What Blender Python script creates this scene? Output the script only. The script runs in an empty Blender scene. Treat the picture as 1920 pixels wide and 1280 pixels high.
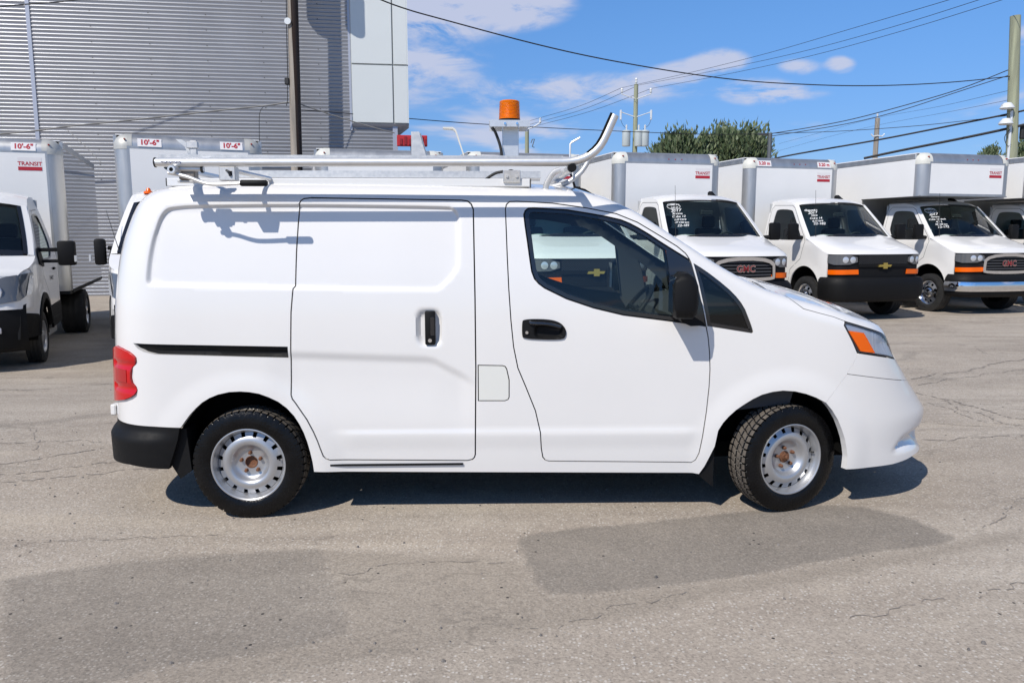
import bpy, bmesh, math, random
import numpy as np
from mathutils import Vector, Matrix, noise
from mathutils.geometry import delaunay_2d_cdt
random.seed(7); RNG = np.random.default_rng(7)
R = math.radians
scene = bpy.context.scene
COL = scene.collection

# ------------------------------------------------------------------ camera
CAM_H = 1.52
cam_d = bpy.data.cameras.new('camera'); cam = bpy.data.objects.new('camera', cam_d); COL.objects.link(cam)
cam.location = (0, 0, CAM_H); cam.rotation_euler = (R(90) - math.atan(200 / 1450), 0, 0)
cam_d.sensor_width = 36; cam_d.lens = 36 * 1450 / 1920; cam_d.clip_start = .05; cam_d.clip_end = 3000
scene.camera = cam

# ------------------------------------------------------------------ light, sky, exposure
LIGHT = Vector((.55, .80, -1.0)).normalized()          # direction in which sunlight travels
sun_d = bpy.data.lights.new('sun', 'SUN'); sun_d.energy = 4.2; sun_d.angle = R(.53); sun_d.color = (1, .94, .855)
sun = bpy.data.objects.new('sun', sun_d); COL.objects.link(sun)
sun.rotation_euler = LIGHT.to_track_quat('-Z', 'Y').to_euler(); sun.location = (-10, -15, 30)
world = bpy.data.worlds.new('World'); scene.world = world; world.use_nodes = True
def build_world():
    nt = world.node_tree; N = nt.nodes; L = nt.links; N.clear()
    out = N.new('ShaderNodeOutputWorld'); bg = N.new('ShaderNodeBackground'); bg.inputs[1].default_value = .105
    world.cycles.sampling_method = 'MANUAL'; world.cycles.sample_map_resolution = 512
    sky = N.new('ShaderNodeTexSky'); sky.sky_type = 'NISHITA'; sky.sun_disc = False
    sky.sun_elevation = math.asin(-LIGHT.z); sky.sun_rotation = math.atan2(-LIGHT.x, -LIGHT.y)
    sky.air_density = 1.0; sky.dust_density = 0; sky.ozone_density = 3.0; sky.altitude = 50
    tc = N.new('ShaderNodeTexCoord')
    # clouds live on a flat deck: direction / height
    sep = N.new('ShaderNodeSeparateXYZ'); L.new(tc.outputs['Generated'], sep.inputs[0])
    mz = N.new('ShaderNodeMath'); mz.operation = 'MAXIMUM'; L.new(sep.outputs[2], mz.inputs[0]); mz.inputs[1].default_value = .03
    az = N.new('ShaderNodeMath'); az.operation = 'ADD'; L.new(mz.outputs[0], az.inputs[0]); az.inputs[1].default_value = .14
    dx = N.new('ShaderNodeMath'); dx.operation = 'DIVIDE'; L.new(sep.outputs[0], dx.inputs[0]); L.new(az.outputs[0], dx.inputs[1])
    dy = N.new('ShaderNodeMath'); dy.operation = 'DIVIDE'; L.new(sep.outputs[1], dy.inputs[0]); L.new(az.outputs[0], dy.inputs[1])
    cb = N.new('ShaderNodeCombineXYZ'); L.new(dx.outputs[0], cb.inputs[0]); L.new(dy.outputs[0], cb.inputs[1])
    def nz(scale, detail, rough, off):
        ad = N.new('ShaderNodeVectorMath'); ad.operation = 'ADD'; L.new(cb.outputs[0], ad.inputs[0]); ad.inputs[1].default_value = off
        n = N.new('ShaderNodeTexNoise'); n.noise_dimensions = '2D'; n.inputs['Scale'].default_value = scale; n.inputs['Detail'].default_value = detail
        n.inputs['Roughness'].default_value = rough; n.inputs['Distortion'].default_value = .25
        L.new(ad.outputs[0], n.inputs['Vector']); return n.outputs[0]
    n1 = nz(.8, 5, .55, (3.1, .4, 0)); n2 = nz(4.2, 7, .62, (7.7, 2.1, 0))
    # individual clouds in the stretch of sky ahead: soft blobs at real directions, broken up by noise
    qx = N.new('ShaderNodeMath'); qx.operation = 'DIVIDE'; L.new(sep.outputs[0], qx.inputs[0]); L.new(sep.outputs[1], qx.inputs[1])
    qz = N.new('ShaderNodeMath'); qz.operation = 'DIVIDE'; L.new(sep.outputs[2], qz.inputs[0]); L.new(sep.outputs[1], qz.inputs[1])
    def blob(ux, uz, rx, ry, amp):
        a = N.new('ShaderNodeMath'); a.operation = 'MULTIPLY_ADD'; L.new(qx.outputs[0], a.inputs[0]); a.inputs[1].default_value = 1 / rx; a.inputs[2].default_value = -ux / rx
        b = N.new('ShaderNodeMath'); b.operation = 'MULTIPLY_ADD'; L.new(qz.outputs[0], b.inputs[0]); b.inputs[1].default_value = 1 / ry; b.inputs[2].default_value = -uz / ry
        a2 = N.new('ShaderNodeMath'); a2.operation = 'MULTIPLY'; L.new(a.outputs[0], a2.inputs[0]); L.new(a.outputs[0], a2.inputs[1])
        s = N.new('ShaderNodeMath'); s.operation = 'MULTIPLY_ADD'; L.new(b.outputs[0], s.inputs[0]); L.new(b.outputs[0], s.inputs[1]); L.new(a2.outputs[0], s.inputs[2])
        e = N.new('ShaderNodeMapRange'); e.interpolation_type = 'SMOOTHSTEP'; L.new(s.outputs[0], e.inputs[0]); e.inputs[1].default_value = 2.4; e.inputs[2].default_value = -.6; e.inputs[3].default_value = 0; e.inputs[4].default_value = amp
        return e.outputs[0]
    acc = None
    for q in [(-0.0721, 0.2923, 0.1172, 0.0428, 0.62), (0.0164, 0.2785, 0.0517, 0.0234, 0.42), (-0.1061, 0.2103, 0.0759, 0.0166, 0.3), (-0.02, 0.1731, 0.2069, 0.0207, 0.34), (0.1265, 0.1847, 0.1103, 0.0152, 0.3), (0.196, 0.1975, 0.0414, 0.011, 0.34), (0.2599, 0.2148, 0.0317, 0.0131, 0.5), (0.2258, 0.2039, 0.0345, 0.0124, 0.34), (0.3584, 0.2065, 0.0248, 0.009, 0.42), (0.4087, 0.2096, 0.0172, 0.0097, 0.46), (0.3099, 0.177, 0.0455, 0.0152, 0.58), (0.3533, 0.175, 0.0414, 0.0097, 0.25), (0.6378, 0.2357, 0.0166, 0.0234, 0.5), (0.7522, 0.2484, 0.0828, 0.0345, 0.5), (-0.2375, 0.2484, 0.1655, 0.0552, 0.5)]:   # tangent of bearing, tangent of height, half sizes, density
        o = blob(*q)
        if acc is None: acc = o
        else:
            m = N.new('ShaderNodeMath'); m.operation = 'ADD'; L.new(acc, m.inputs[0]); L.new(o, m.inputs[1]); acc = m.outputs[0]
    ahead = N.new('ShaderNodeMath'); ahead.operation = 'GREATER_THAN'; L.new(sep.outputs[1], ahead.inputs[0]); ahead.inputs[1].default_value = .05
    ah = N.new('ShaderNodeMath'); ah.operation = 'MULTIPLY'; L.new(acc, ah.inputs[0]); L.new(ahead.outputs[0], ah.inputs[1]); acc = ah.outputs[0]
    m1 = N.new('ShaderNodeMapRange'); L.new(n2, m1.inputs[0]); m1.inputs[1].default_value = .30; m1.inputs[2].default_value = .70; m1.inputs[3].default_value = .12; m1.inputs[4].default_value = 1.75
    mm = N.new('ShaderNodeMath'); mm.operation = 'MULTIPLY'; L.new(acc, mm.inputs[0]); L.new(m1.outputs[0], mm.inputs[1])
    # scattered clouds over the rest of the dome
    m2 = N.new('ShaderNodeMapRange'); m2.interpolation_type = 'SMOOTHSTEP'; L.new(n1, m2.inputs[0]); m2.inputs[1].default_value = .54; m2.inputs[2].default_value = .72; m2.inputs[4].default_value = .60
    tot = N.new('ShaderNodeMath'); tot.operation = 'MAXIMUM'; L.new(mm.outputs[0], tot.inputs[0]); L.new(m2.outputs[0], tot.inputs[1])
    fac = N.new('ShaderNodeMapRange'); fac.interpolation_type = 'SMOOTHSTEP'; L.new(tot.outputs[0], fac.inputs[0]); fac.inputs[1].default_value = .05; fac.inputs[2].default_value = .60; fac.inputs[4].default_value = .80
    mix = N.new('ShaderNodeMix'); mix.data_type = 'RGBA'
    L.new(fac.outputs[0], mix.inputs['Factor'])
    tint = N.new('ShaderNodeMix'); tint.data_type = 'RGBA'; tint.blend_type = 'MULTIPLY'; tint.inputs['Factor'].default_value = 1
    el = N.new('ShaderNodeMapRange'); el.interpolation_type = 'SMOOTHSTEP'; L.new(sep.outputs[2], el.inputs[0]); el.inputs[1].default_value = .0; el.inputs[2].default_value = .34
    tm = N.new('ShaderNodeMix'); tm.data_type = 'RGBA'; L.new(el.outputs[0], tm.inputs['Factor']); tm.inputs['A'].default_value = (.44, .56, .84, 1); tm.inputs['B'].default_value = SKY_TINT
    el2 = N.new('ShaderNodeMapRange'); L.new(sep.outputs[2], el2.inputs[0]); el2.inputs[1].default_value = .34; el2.inputs[2].default_value = .9
    tm2 = N.new('ShaderNodeMix'); tm2.data_type = 'RGBA'; L.new(el2.outputs[0], tm2.inputs['Factor']); L.new(tm.outputs['Result'], tm2.inputs['A']); tm2.inputs['B'].default_value = (.95, .97, 1.02, 1)
    L.new(sky.outputs[0], tint.inputs['A']); L.new(tm2.outputs['Result'], tint.inputs['B'])
    L.new(tint.outputs['Result'], mix.inputs['A']); mix.inputs['B'].default_value = (5.4, 5.6, 6.8, 1)
    L.new(mix.outputs['Result'], bg.inputs[0]); L.new(bg.outputs[0], out.inputs[0])
SKY_TINT = (.63, .955, 1.28, 1)
build_world()
vs = scene.view_settings
vs.view_transform = 'Standard'; vs.look = 'None'; vs.gamma = 1; vs.use_curve_mapping = False
vs.exposure = .12
scene.cycles.max_bounces = 8; scene.cycles.transparent_max_bounces = 16
scene.cycles.sample_clamp_indirect = 4

# ------------------------------------------------------------------ helpers: materials
MATS = {}
def mat(name, col, rough=.5, metal=0., coat=0., spec=None, var=0., vscale=8., bump=0., bscale=60., emit=None, alpha=None, stretch=None, aniso=0.):
    if name in MATS: return MATS[name]
    m = bpy.data.materials.new(name); m.use_nodes = True; nt = m.node_tree; N = nt.nodes; L = nt.links
    b = N['Principled BSDF']
    b.inputs['Base Color'].default_value = (*col, 1); b.inputs['Roughness'].default_value = rough; b.inputs['Metallic'].default_value = metal
    b.inputs['Coat Weight'].default_value = coat; b.inputs['Coat Roughness'].default_value = .04
    if spec is not None: b.inputs['Specular IOR Level'].default_value = spec
    if var or bump:
        tc = N.new('ShaderNodeTexCoord'); vec = tc.outputs['Object']
        if stretch:
            mp = N.new('ShaderNodeMapping'); mp.inputs['Scale'].default_value = stretch; L.new(vec, mp.inputs[0]); vec = mp.outputs[0]
    if var:
        n = N.new('ShaderNodeTexNoise'); n.inputs['Scale'].default_value = vscale; n.inputs['Detail'].default_value = 4; n.inputs['Roughness'].default_value = .62
        L.new(vec, n.inputs['Vector'])
        mr = N.new('ShaderNodeMapRange'); L.new(n.outputs[0], mr.inputs[0]); mr.inputs[1].default_value = .25; mr.inputs[2].default_value = .75
        mr.inputs[3].default_value = 1 - var; mr.inputs[4].default_value = 1 + var
        mx = N.new('ShaderNodeVectorMath'); mx.operation = 'SCALE'; mx.inputs[0].default_value = col; L.new(mr.outputs[0], mx.inputs['Scale'])
        L.new(mx.outputs[0], b.inputs['Base Color'])
        m3 = N.new('ShaderNodeMath'); m3.operation = 'MULTIPLY'; m3.inputs[1].default_value = rough; L.new(mr.outputs[0], m3.inputs[0]); L.new(m3.outputs[0], b.inputs['Roughness'])
    if bump:
        n2 = N.new('ShaderNodeTexNoise'); n2.inputs['Scale'].default_value = bscale; n2.inputs['Detail'].default_value = 3
        L.new(vec, n2.inputs['Vector'])
        bp = N.new('ShaderNodeBump'); bp.inputs['Strength'].default_value = bump; bp.inputs['Distance'].default_value = .01
        L.new(n2.outputs[0], bp.inputs['Height']); L.new(bp.outputs[0], b.inputs['Normal'])
    if emit: b.inputs['Emission Color'].default_value = (*emit[0], 1); b.inputs['Emission Strength'].default_value = emit[1]
    MATS[name] = m; return m
def glass(name, tint, rough=.0, refl=1.0, dust=0.):
    if name in MATS: return MATS[name]
    m = bpy.data.materials.new(name); m.use_nodes = True; nt = m.node_tree; N = nt.nodes; L = nt.links; N.clear()
    o = N.new('ShaderNodeOutputMaterial'); t = N.new('ShaderNodeBsdfTransparent'); t.inputs[0].default_value = (*tint, 1)
    g = N.new('ShaderNodeBsdfGlossy'); g.inputs['Roughness'].default_value = rough; g.inputs[0].default_value = (.95, .97, 1, 1)
    fr = N.new('ShaderNodeFresnel'); fr.inputs[0].default_value = 1.5
    ml = N.new('ShaderNodeMath'); ml.operation = 'MULTIPLY'; ml.inputs[1].default_value = refl; L.new(fr.outputs[0], ml.inputs[0])
    mx = N.new('ShaderNodeMixShader'); L.new(ml.outputs[0], mx.inputs[0]); L.new(t.outputs[0], mx.inputs[1]); L.new(g.outputs[0], mx.inputs[2])
    last = mx.outputs[0]
    if dust:
        d = N.new('ShaderNodeBsdfDiffuse'); d.inputs[0].default_value = (.5, .48, .45, 1)
        n = N.new('ShaderNodeTexNoise'); n.inputs['Scale'].default_value = 9; n.inputs['Detail'].default_value = 5
        mr = N.new('ShaderNodeMapRange'); L.new(n.outputs[0], mr.inputs[0]); mr.inputs[1].default_value = .35; mr.inputs[2].default_value = .8; mr.inputs[4].default_value = dust
        m2 = N.new('ShaderNodeMixShader'); L.new(mr.outputs[0], m2.inputs[0]); L.new(last, m2.inputs[1]); L.new(d.outputs[0], m2.inputs[2]); last = m2.outputs[0]
    L.new(last, o.inputs[0]); MATS[name] = m; return m

# ------------------------------------------------------------------ helpers: objects
def tag(o, label=None, cat=None, group=None, kind=None):
    if label: o['label'] = label
    if cat: o['category'] = cat
    if group: o['group'] = group
    if kind: o['kind'] = kind
    return o
def thing(name, loc=(0, 0, 0), rz=0., label=None, cat=None, group=None, rx=0, ry=0):
    o = bpy.data.objects.new(name, None); COL.objects.link(o); o.location = loc; o.rotation_euler = (rx, ry, rz); o.empty_display_size = .2
    return tag(o, label, cat, group)
def make_mesh(name, v, f, m, sharp=35):
    me = bpy.data.meshes.new(name)
    me.from_pydata([tuple(map(float, q)) for q in v], [], [tuple(int(i) for i in q) for q in f])
    ms = m if isinstance(m, (list, tuple)) else [m]
    for q in ms: me.materials.append(q)
    me.update()
    if sharp is not None:
        me.shade_smooth(); me.set_sharp_from_angle(angle=R(sharp))
    return me
def link(name, me, parent=None, loc=None, rot=None):
    o = bpy.data.objects.new(name, me); COL.objects.link(o); o.parent = parent
    if loc is not None: o.location = loc
    if rot is not None: o.rotation_euler = rot
    return o
def obj(name, vf, m, parent=None, sharp=35, loc=None, rot=None):
    v, f = vf.vf() if isinstance(vf, G) else vf
    return link(name, make_mesh(name, v, f, m, sharp), parent, loc, rot)
def copy_tree(o, parent=None):
    c = o.copy(); COL.objects.link(c); c.parent = parent
    for ch in list(o.children): copy_tree(ch, c)
    return c

class G:
    """collects geometry of ONE part"""
    def __init__(s): s.v = []; s.f = []
    def add(s, v, f):
        k = len(s.v); s.v += [tuple(q) for q in v]; s.f += [tuple(i + k for i in q) for q in f]; return s
    def vf(s): return s.v, s.f
    def xf(s, M):
        s.v = [tuple(M @ Vector(q)) for q in s.v]; return s
    def box(s, lo, hi, bev=0., seg=1):
        lo, hi = [min(a, b) for a, b in zip(lo, hi)], [max(a, b) for a, b in zip(lo, hi)]
        if not bev:
            x0, y0, z0 = lo; x1, y1, z1 = hi
            return s.add([(x0, y0, z0), (x1, y0, z0), (x1, y1, z0), (x0, y1, z0), (x0, y0, z1), (x1, y0, z1), (x1, y1, z1), (x0, y1, z1)],
                         [(0, 3, 2, 1), (4, 5, 6, 7), (0, 1, 5, 4), (1, 2, 6, 5), (2, 3, 7, 6), (3, 0, 4, 7)])
        bm = bmesh.new(); bmesh.ops.create_cube(bm, size=1)
        for q in bm.verts: q.co = Vector([lo[i] + (q.co[i] + .5) * (hi[i] - lo[i]) for i in range(3)])
        bmesh.ops.bevel(bm, geom=list(bm.edges), offset=bev, segments=seg, profile=.5, affect='EDGES')
        return s.bm(bm)
    def bm(s, bm):
        bm.verts.index_update(); s.add([q.co[:] for q in bm.verts], [[q.index for q in f.verts] for f in bm.faces]); bm.free(); return s
    def tube(s, pts, r, n=10, caps=True, flat=1.0):
        pts = [Vector(p) for p in pts]; rr = r if isinstance(r, (list, tuple)) else [r] * len(pts)
        rings = []; up = None
        for i, p in enumerate(pts):
            d = (pts[min(i + 1, len(pts) - 1)] - pts[max(i - 1, 0)]).normalized()
            if up is None:
                up = Vector((0, 0, 1)) if abs(d.z) < .9 else Vector((1, 0, 0))
            x = d.cross(up)
            if x.length < 1e-5: x = d.orthogonal()
            x.normalize(); y = x.cross(d).normalized(); up = y
            rings.append([p + x * (rr[i] * flat * math.cos(2 * math.pi * k / n)) + y * (rr[i] * math.sin(2 * math.pi * k / n)) for k in range(n)])
        v = [q for rg in rings for q in rg]; f = []
        for i in range(len(pts) - 1):
            for k in range(n):
                f.append((i * n + k, i * n + (k + 1) % n, (i + 1) * n + (k + 1) % n, (i + 1) * n + k))
        if caps: f.append(tuple(range(n))[::-1]); f.append(tuple((len(pts) - 1) * n + k for k in range(n)))
        return s.add(v, f)
    def lathe(s, prof, n=32, axis='z', c=(0, 0, 0), skip=None):
        """prof: (radius, height) list; axis along which height runs"""
        v = []; f = []
        for (r, h) in prof:
            for k in range(n):
                t = 2 * math.pi * k / n; a, b = r * math.cos(t), r * math.sin(t)
                p = {'z': (a, b, h), 'y': (a, h, b), 'x': (h, a, b)}[axis]
                v.append((p[0] + c[0], p[1] + c[1], p[2] + c[2]))
        for i in range(len(prof) - 1):
            for k in range(n):
                if skip and skip(i, k): continue
                f.append((i * n + k, i * n + (k + 1) % n, (i + 1) * n + (k + 1) % n, (i + 1) * n + k))
        return s.add(v, f)
    def prism(s, poly, t0, t1, ax='y'):
        """poly of 2D points; extruded along ax between t0 and t1"""
        n = len(poly); v = []
        for t in (t0, t1):
            for (a, b) in poly: v.append({'y': (a, t, b), 'x': (t, a, b), 'z': (a, b, t)}[ax])
        f = [tuple(range(n)), tuple(range(2 * n - 1, n - 1, -1))] + [(k, k + n, (k + 1) % n + n, (k + 1) % n) for k in range(n)]
        return s.add(v, f)
    def grid(s, P2):
        """P2: list of rows of points"""
        k = len(P2[0]); v = [q for r in P2 for q in r]; f = []
        for i in range(len(P2) - 1):
            for j in range(k - 1): f.append((i * k + j, i * k + j + 1, (i + 1) * k + j + 1, (i + 1) * k + j))
        return s.add(v, f)
def fix_normals(vf):
    v, f = vf.vf() if isinstance(vf, G) else vf
    bm = bmesh.new(); vs_ = [bm.verts.new(q) for q in v]
    for q in f:
        try: bm.faces.new([vs_[i] for i in q])
        except ValueError: pass
    bmesh.ops.remove_doubles(bm, verts=bm.verts, dist=1e-5); bmesh.ops.recalc_face_normals(bm, faces=bm.faces)
    g = G(); g.bm(bm); return g

# ------------------------------------------------------------------ helpers: curved sheet-metal panels from 2D outlines
def pip(P_, poly):
    x, y = P_[:, 0], P_[:, 1]; ins = np.zeros(len(P_), bool); q = np.asarray(poly)
    for (x0, y0), (x1, y1) in zip(q, np.roll(q, -1, 0)):
        c = (y0 > y) != (y1 > y)
        if y1 != y0: ins ^= c & (x < (x1 - x0) * (y - y0) / (y1 - y0) + x0)
    return ins
def pdist(P_, poly, closed=True):
    q = np.asarray(poly, float); d = np.full(len(P_), 1e9)
    nx = np.roll(q, -1, 0) if closed else q[1:]
    for a, b in zip(q if closed else q[:-1], nx):
        ab = b - a; L2 = ab @ ab + 1e-12; t = np.clip(((P_ - a) @ ab) / L2, 0, 1)
        d = np.minimum(d, np.hypot(*(P_ - a - t[:, None] * ab).T))
    return d
def resample(poly, sp, closed=True):
    q = [np.asarray(p, float) for p in poly]; out = []
    n = len(q)
    for i in range(n if closed else n - 1):
        a, b = q[i], q[(i + 1) % n]; L_ = np.hypot(*(b - a)); k = max(1, int(math.ceil(L_ / sp)))
        for j in range(k): out.append(a + (b - a) * j / k)
    if not closed: out.append(q[-1])
    return np.array(out)
def roundpoly(poly, it=2, keep=()):
    """corner cutting (Chaikin with small cuts) of a closed polygon"""
    q = [np.asarray(p, float) for p in poly]
    for _ in range(it):
        o = []
        for i in range(len(q)):
            a, b = q[i], q[(i + 1) % len(q)]; o += [a * .75 + b * .25, a * .25 + b * .75]
        q = o
    return [tuple(p) for p in q]
def offset_poly(poly, d):
    """inset (d>0 shrinks) of a closed polygon by moving vertices along averaged normals"""
    q = np.asarray(poly, float); A = .5 * np.sum(q[:, 0] * np.roll(q[:, 1], -1) - np.roll(q[:, 0], -1) * q[:, 1]); sgn = 1 if A > 0 else -1
    e = np.roll(q, -1, 0) - q; L_ = np.hypot(e[:, 0], e[:, 1])[:, None] + 1e-12; n = np.stack([-e[:, 1], e[:, 0]], 1) / L_ * sgn
    m = n + np.roll(n, 1, 0); m /= np.maximum(np.sum(m * n, 1), .35)[:, None] 
    return [tuple(p) for p in q + m * d]
def tri2d(outline, holes=(), sp=.02, hsp=None, extra=None):
    loops = [resample(outline, sp)] + [resample(h, hsp or sp) for h in holes]
    lo, hi = loops[0].min(0), loops[0].max(0)
    gx = np.arange(lo[0] + sp * .5, hi[0], sp); gy = np.arange(lo[1] + sp * .5, hi[1], sp)
    g = np.stack(np.meshgrid(gx, gy), -1).reshape(-1, 2)
    g = g[pip(g, loops[0])]
    for h in loops[1:]: g = g[~pip(g, h)]
    allb = np.concatenate(loops); nb = len(allb)
    if extra is not None and len(extra):
        e = extra[pip(extra, loops[0])]
        for h in loops[1:]: e = e[~pip(e, h)]
        dmin = np.minimum.reduce([pdist(e, l) for l in loops]); e = e[dmin > sp * .3]; allb = np.concatenate([allb, e])
    # drop grid points too close to a boundary
    keep = np.ones(len(g), bool); cell = {}
    for p in allb: cell.setdefault((int(p[0] // sp), int(p[1] // sp)), []).append(p)
    for i, p in enumerate(g):
        cx, cy = int(p[0] // sp), int(p[1] // sp)
        for ax_ in (cx - 1, cx, cx + 1):
            for ay in (cy - 1, cy, cy + 1):
                for b in cell.get((ax_, ay), ()):
                    if abs(b[0] - p[0]) < .55 * sp and abs(b[1] - p[1]) < .55 * sp: keep[i] = False
    g = g[keep]
    V_ = np.concatenate([allb, g]); E_ = []; k = 0
    for l in loops:
        n = len(l); E_ += [(k + i, k + (i + 1) % n) for i in range(n)]; k += n
    r = delaunay_2d_cdt([Vector(p) for p in V_], E_, [], 0, 1e-7)
    v = np.array([q[:] for q in r[0]]); f = np.array([q for q in r[2] if len(q) == 3])
    c = v[f].mean(1); ok = pip(c, loops[0])
    for h in loops[1:]: ok &= ~pip(c, h)
    return v, f[ok]
def panel(outline, lift, holes=(), sp=.02, rim=.012, hsp=None, flip=False, extra=None):
    """triangulated sheet over a 2D outline, lifted to 3D by lift(u, v, depth); edges folded inward by rim"""
    uv, f = tri2d(outline, holes, sp, hsp, extra)
    p = lift(uv[:, 0], uv[:, 1], 0.0)
    # consistent winding in uv -> counterclockwise
    a, b, c = uv[f[:, 0]], uv[f[:, 1]], uv[f[:, 2]]
    s = (b[:, 0] - a[:, 0]) * (c[:, 1] - a[:, 1]) - (b[:, 1] - a[:, 1]) * (c[:, 0] - a[:, 0])
    f = np.where((s > 0)[:, None], f, f[:, ::-1])
    faces = [tuple(q) for q in f]; verts = [tuple(q) for q in p]
    if rim:
        ec = {}
        for q in f:
            for i in range(3):
                e = (q[i], q[(i + 1) % 3]); ec[e] = 1
        bd = [e for e in ec if (e[1], e[0]) not in ec]
        ids = sorted({i for e in bd for i in e}); pi = lift(uv[ids, 0], uv[ids, 1], rim)
        m = {i: len(verts) + k for k, i in enumerate(ids)}; verts += [tuple(q) for q in pi]
        faces += [(e[1], e[0], m[e[0]], m[e[1]]) for e in bd]
    if flip: faces = [q[::-1] for q in faces]
    return verts, faces
def mirror_y(vf):
    v, f = vf.vf() if isinstance(vf, G) else vf
    return [(q[0], -q[1], q[2]) for q in v], [tuple(q)[::-1] for q in f]
def text_mesh(name, body, size, m, parent=None, bold=0., M=None, align='CENTER', shear=0., spacing=1.0, line=1.0):
    cu = bpy.data.curves.new(name + '_curve', 'FONT'); cu.body = body; cu.size = size; cu.align_x = align; cu.align_y = 'CENTER'
    cu.offset = bold; cu.shear = shear; cu.space_character = spacing; cu.space_line = line; cu.resolution_u = 3
    t = bpy.data.objects.new(name + '_tmp', cu); COL.objects.link(t); bpy.context.view_layer.update()
    me = bpy.data.meshes.new_from_object(t.evaluated_get(bpy.context.evaluated_depsgraph_get())); me.name = name
    bpy.data.objects.remove(t); bpy.data.curves.remove(cu)
    if M is not None: me.transform(M)
    me.materials.clear(); me.materials.append(m)
    return link(name, me, parent) if parent is not False else me
def basis(o, x, y):
    x = Vector(x).normalized(); z = x.cross(Vector(y)).normalized(); y = z.cross(x)
    M = Matrix((x, y, z)).transposed().to_4x4(); M.translation = Vector(o); return M
def smoothstep(a, b, x):
    t = np.clip((x - a) / (b - a), 0, 1); return t * t * (3 - 2 * t)
def catmull(pts, n=8):
    p = [Vector(q) for q in pts]; p = [p[0] * 2 - p[1]] + p + [p[-1] * 2 - p[-2]]; o = []
    for i in range(1, len(p) - 2):
        for k in range(n):
            t = k / n; a, b, c, d = p[i - 1], p[i], p[i + 1], p[i + 2]
            o.append(.5 * ((2 * b) + (c - a) * t + (2 * a - 5 * b + 4 * c - d) * t * t + (3 * b - a - 3 * c + d) * t ** 3))
    o.append(p[-2]); return o
# ================================================================== GROUND
def gz(x, y):
    x = np.asarray(x, float); y = np.asarray(y, float)
    return -.19 * smoothstep(5.5, 10.0, y) * (1 - smoothstep(-6.5, 2.5, x)) - .05 * smoothstep(7, 14, y) * smoothstep(-2, 3, x)
def poly_mask(q, poly, soft): 
    ins = pip(q, poly); d = pdist(q, poly); return smoothstep(-soft, soft, np.where(ins, d, -d))
def fbm2(x, y, s, seed):
    return np.array([noise.fractal(Vector((a * s + seed, b * s - seed, seed * .37)), .6, 2.0, 4) for a, b in zip(x, y)])
def build_ground():
    xs = np.concatenate([np.linspace(-900, -60, 12), np.linspace(-50, -7, 30), np.arange(-6, 6.5, .032), np.linspace(7, 50, 30), np.linspace(60, 900, 12)])
    ys = np.concatenate([np.linspace(-300, -20, 6), np.linspace(-15, 1.0, 10), np.concatenate([np.arange(1.4, 5, .026), np.arange(5, 9, .1)]), np.linspace(9.3, 40, 50), np.linspace(45, 120, 20), np.linspace(150, 1200, 12)])
    X, Y = np.meshgrid(xs, ys); Z = gz(X, Y)
    fine = (np.abs(X) < 6.6) & (Y > 1.3) & (Y < 9.1)
    q = np.stack([X.ravel(), Y.ravel()], 1)
    wx = q.copy(); m = fine.ravel()
    nx = fbm2(q[m, 0], q[m, 1], 1.6, 3.3); ny = fbm2(q[m, 0], q[m, 1], 1.6, 9.1)
    wx[m] += np.stack([nx, ny], 1) * .022
    patch = np.zeros(len(q)); worn = np.zeros(len(q))
    A_ = [(-2.27, 3.26), (-2.05, 3.37), (-1.67, 3.49), (-1.24, 3.58), (-0.98, 3.62), (-0.92, 3.58), (-0.86, 3.41), (-0.8, 3.27), (-0.71, 3.05), (-0.65, 2.87), (-0.65, 2.78), (-0.9, 2.66), (-1.19, 2.56), (-1.38, 2.46), (-1.66, 2.31)]
    B_ = [(0.01, 3.68), (0.03, 3.74), (0.11, 3.8), (0.28, 3.85), (0.56, 3.91), (0.83, 3.99), (1.08, 4.06), (1.37, 4.15), (1.7, 4.24), (1.99, 4.21), (2.15, 4.04), (2.24, 3.74), (2.12, 3.68), (1.64, 3.53), (1.2, 3.37), (0.88, 3.26), (0.62, 3.18), (0.37, 3.13), (0.23, 3.12), (0.17, 3.13), (0.13, 3.22), (0.07, 3.41), (0.04, 3.57)]
    C_ = [(-0.94, 3.6), (0.0, 3.5), (0.06, 3.4), (0.12, 3.2), (0.18, 3.11), (0.36, 3.12), (0.87, 3.24), (1.62, 3.5), (2.68, 3.87), (2.58, 3.73), (1.55, 3.33), (0.88, 3.09), (0.4, 2.89), (0.0, 2.75), (-0.5, 2.6), (-1.01, 2.43), (-1.37, 2.43), (-1.19, 2.55), (-0.65, 2.77), (-0.65, 2.87), (-0.8, 3.27)]
    patch[m] = np.maximum(poly_mask(wx[m], A_, .03) * .80, poly_mask(wx[m], B_, .016) * 1.0)
    worn[m] = poly_mask(wx[m], C_, .06)
    v = np.stack([X.ravel(), Y.ravel(), Z.ravel()], 1); k = len(xs)
    f = [(i * k + j, i * k + j + 1, (i + 1) * k + j + 1, (i + 1) * k + j) for i in range(len(ys) - 1) for j in range(k - 1)]
    me = make_mesh('asphalt_ground', v, f, MATS['asphalt'], None); me.shade_smooth()
    for nm, arr in (('patch', patch), ('worn', worn)):
        at_ = me.attributes.new(nm, 'FLOAT', 'POINT'); at_.data.foreach_set('value', arr.astype(np.float32))
    o = link('asphalt_ground', me); tag(o, kind='structure')
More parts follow.
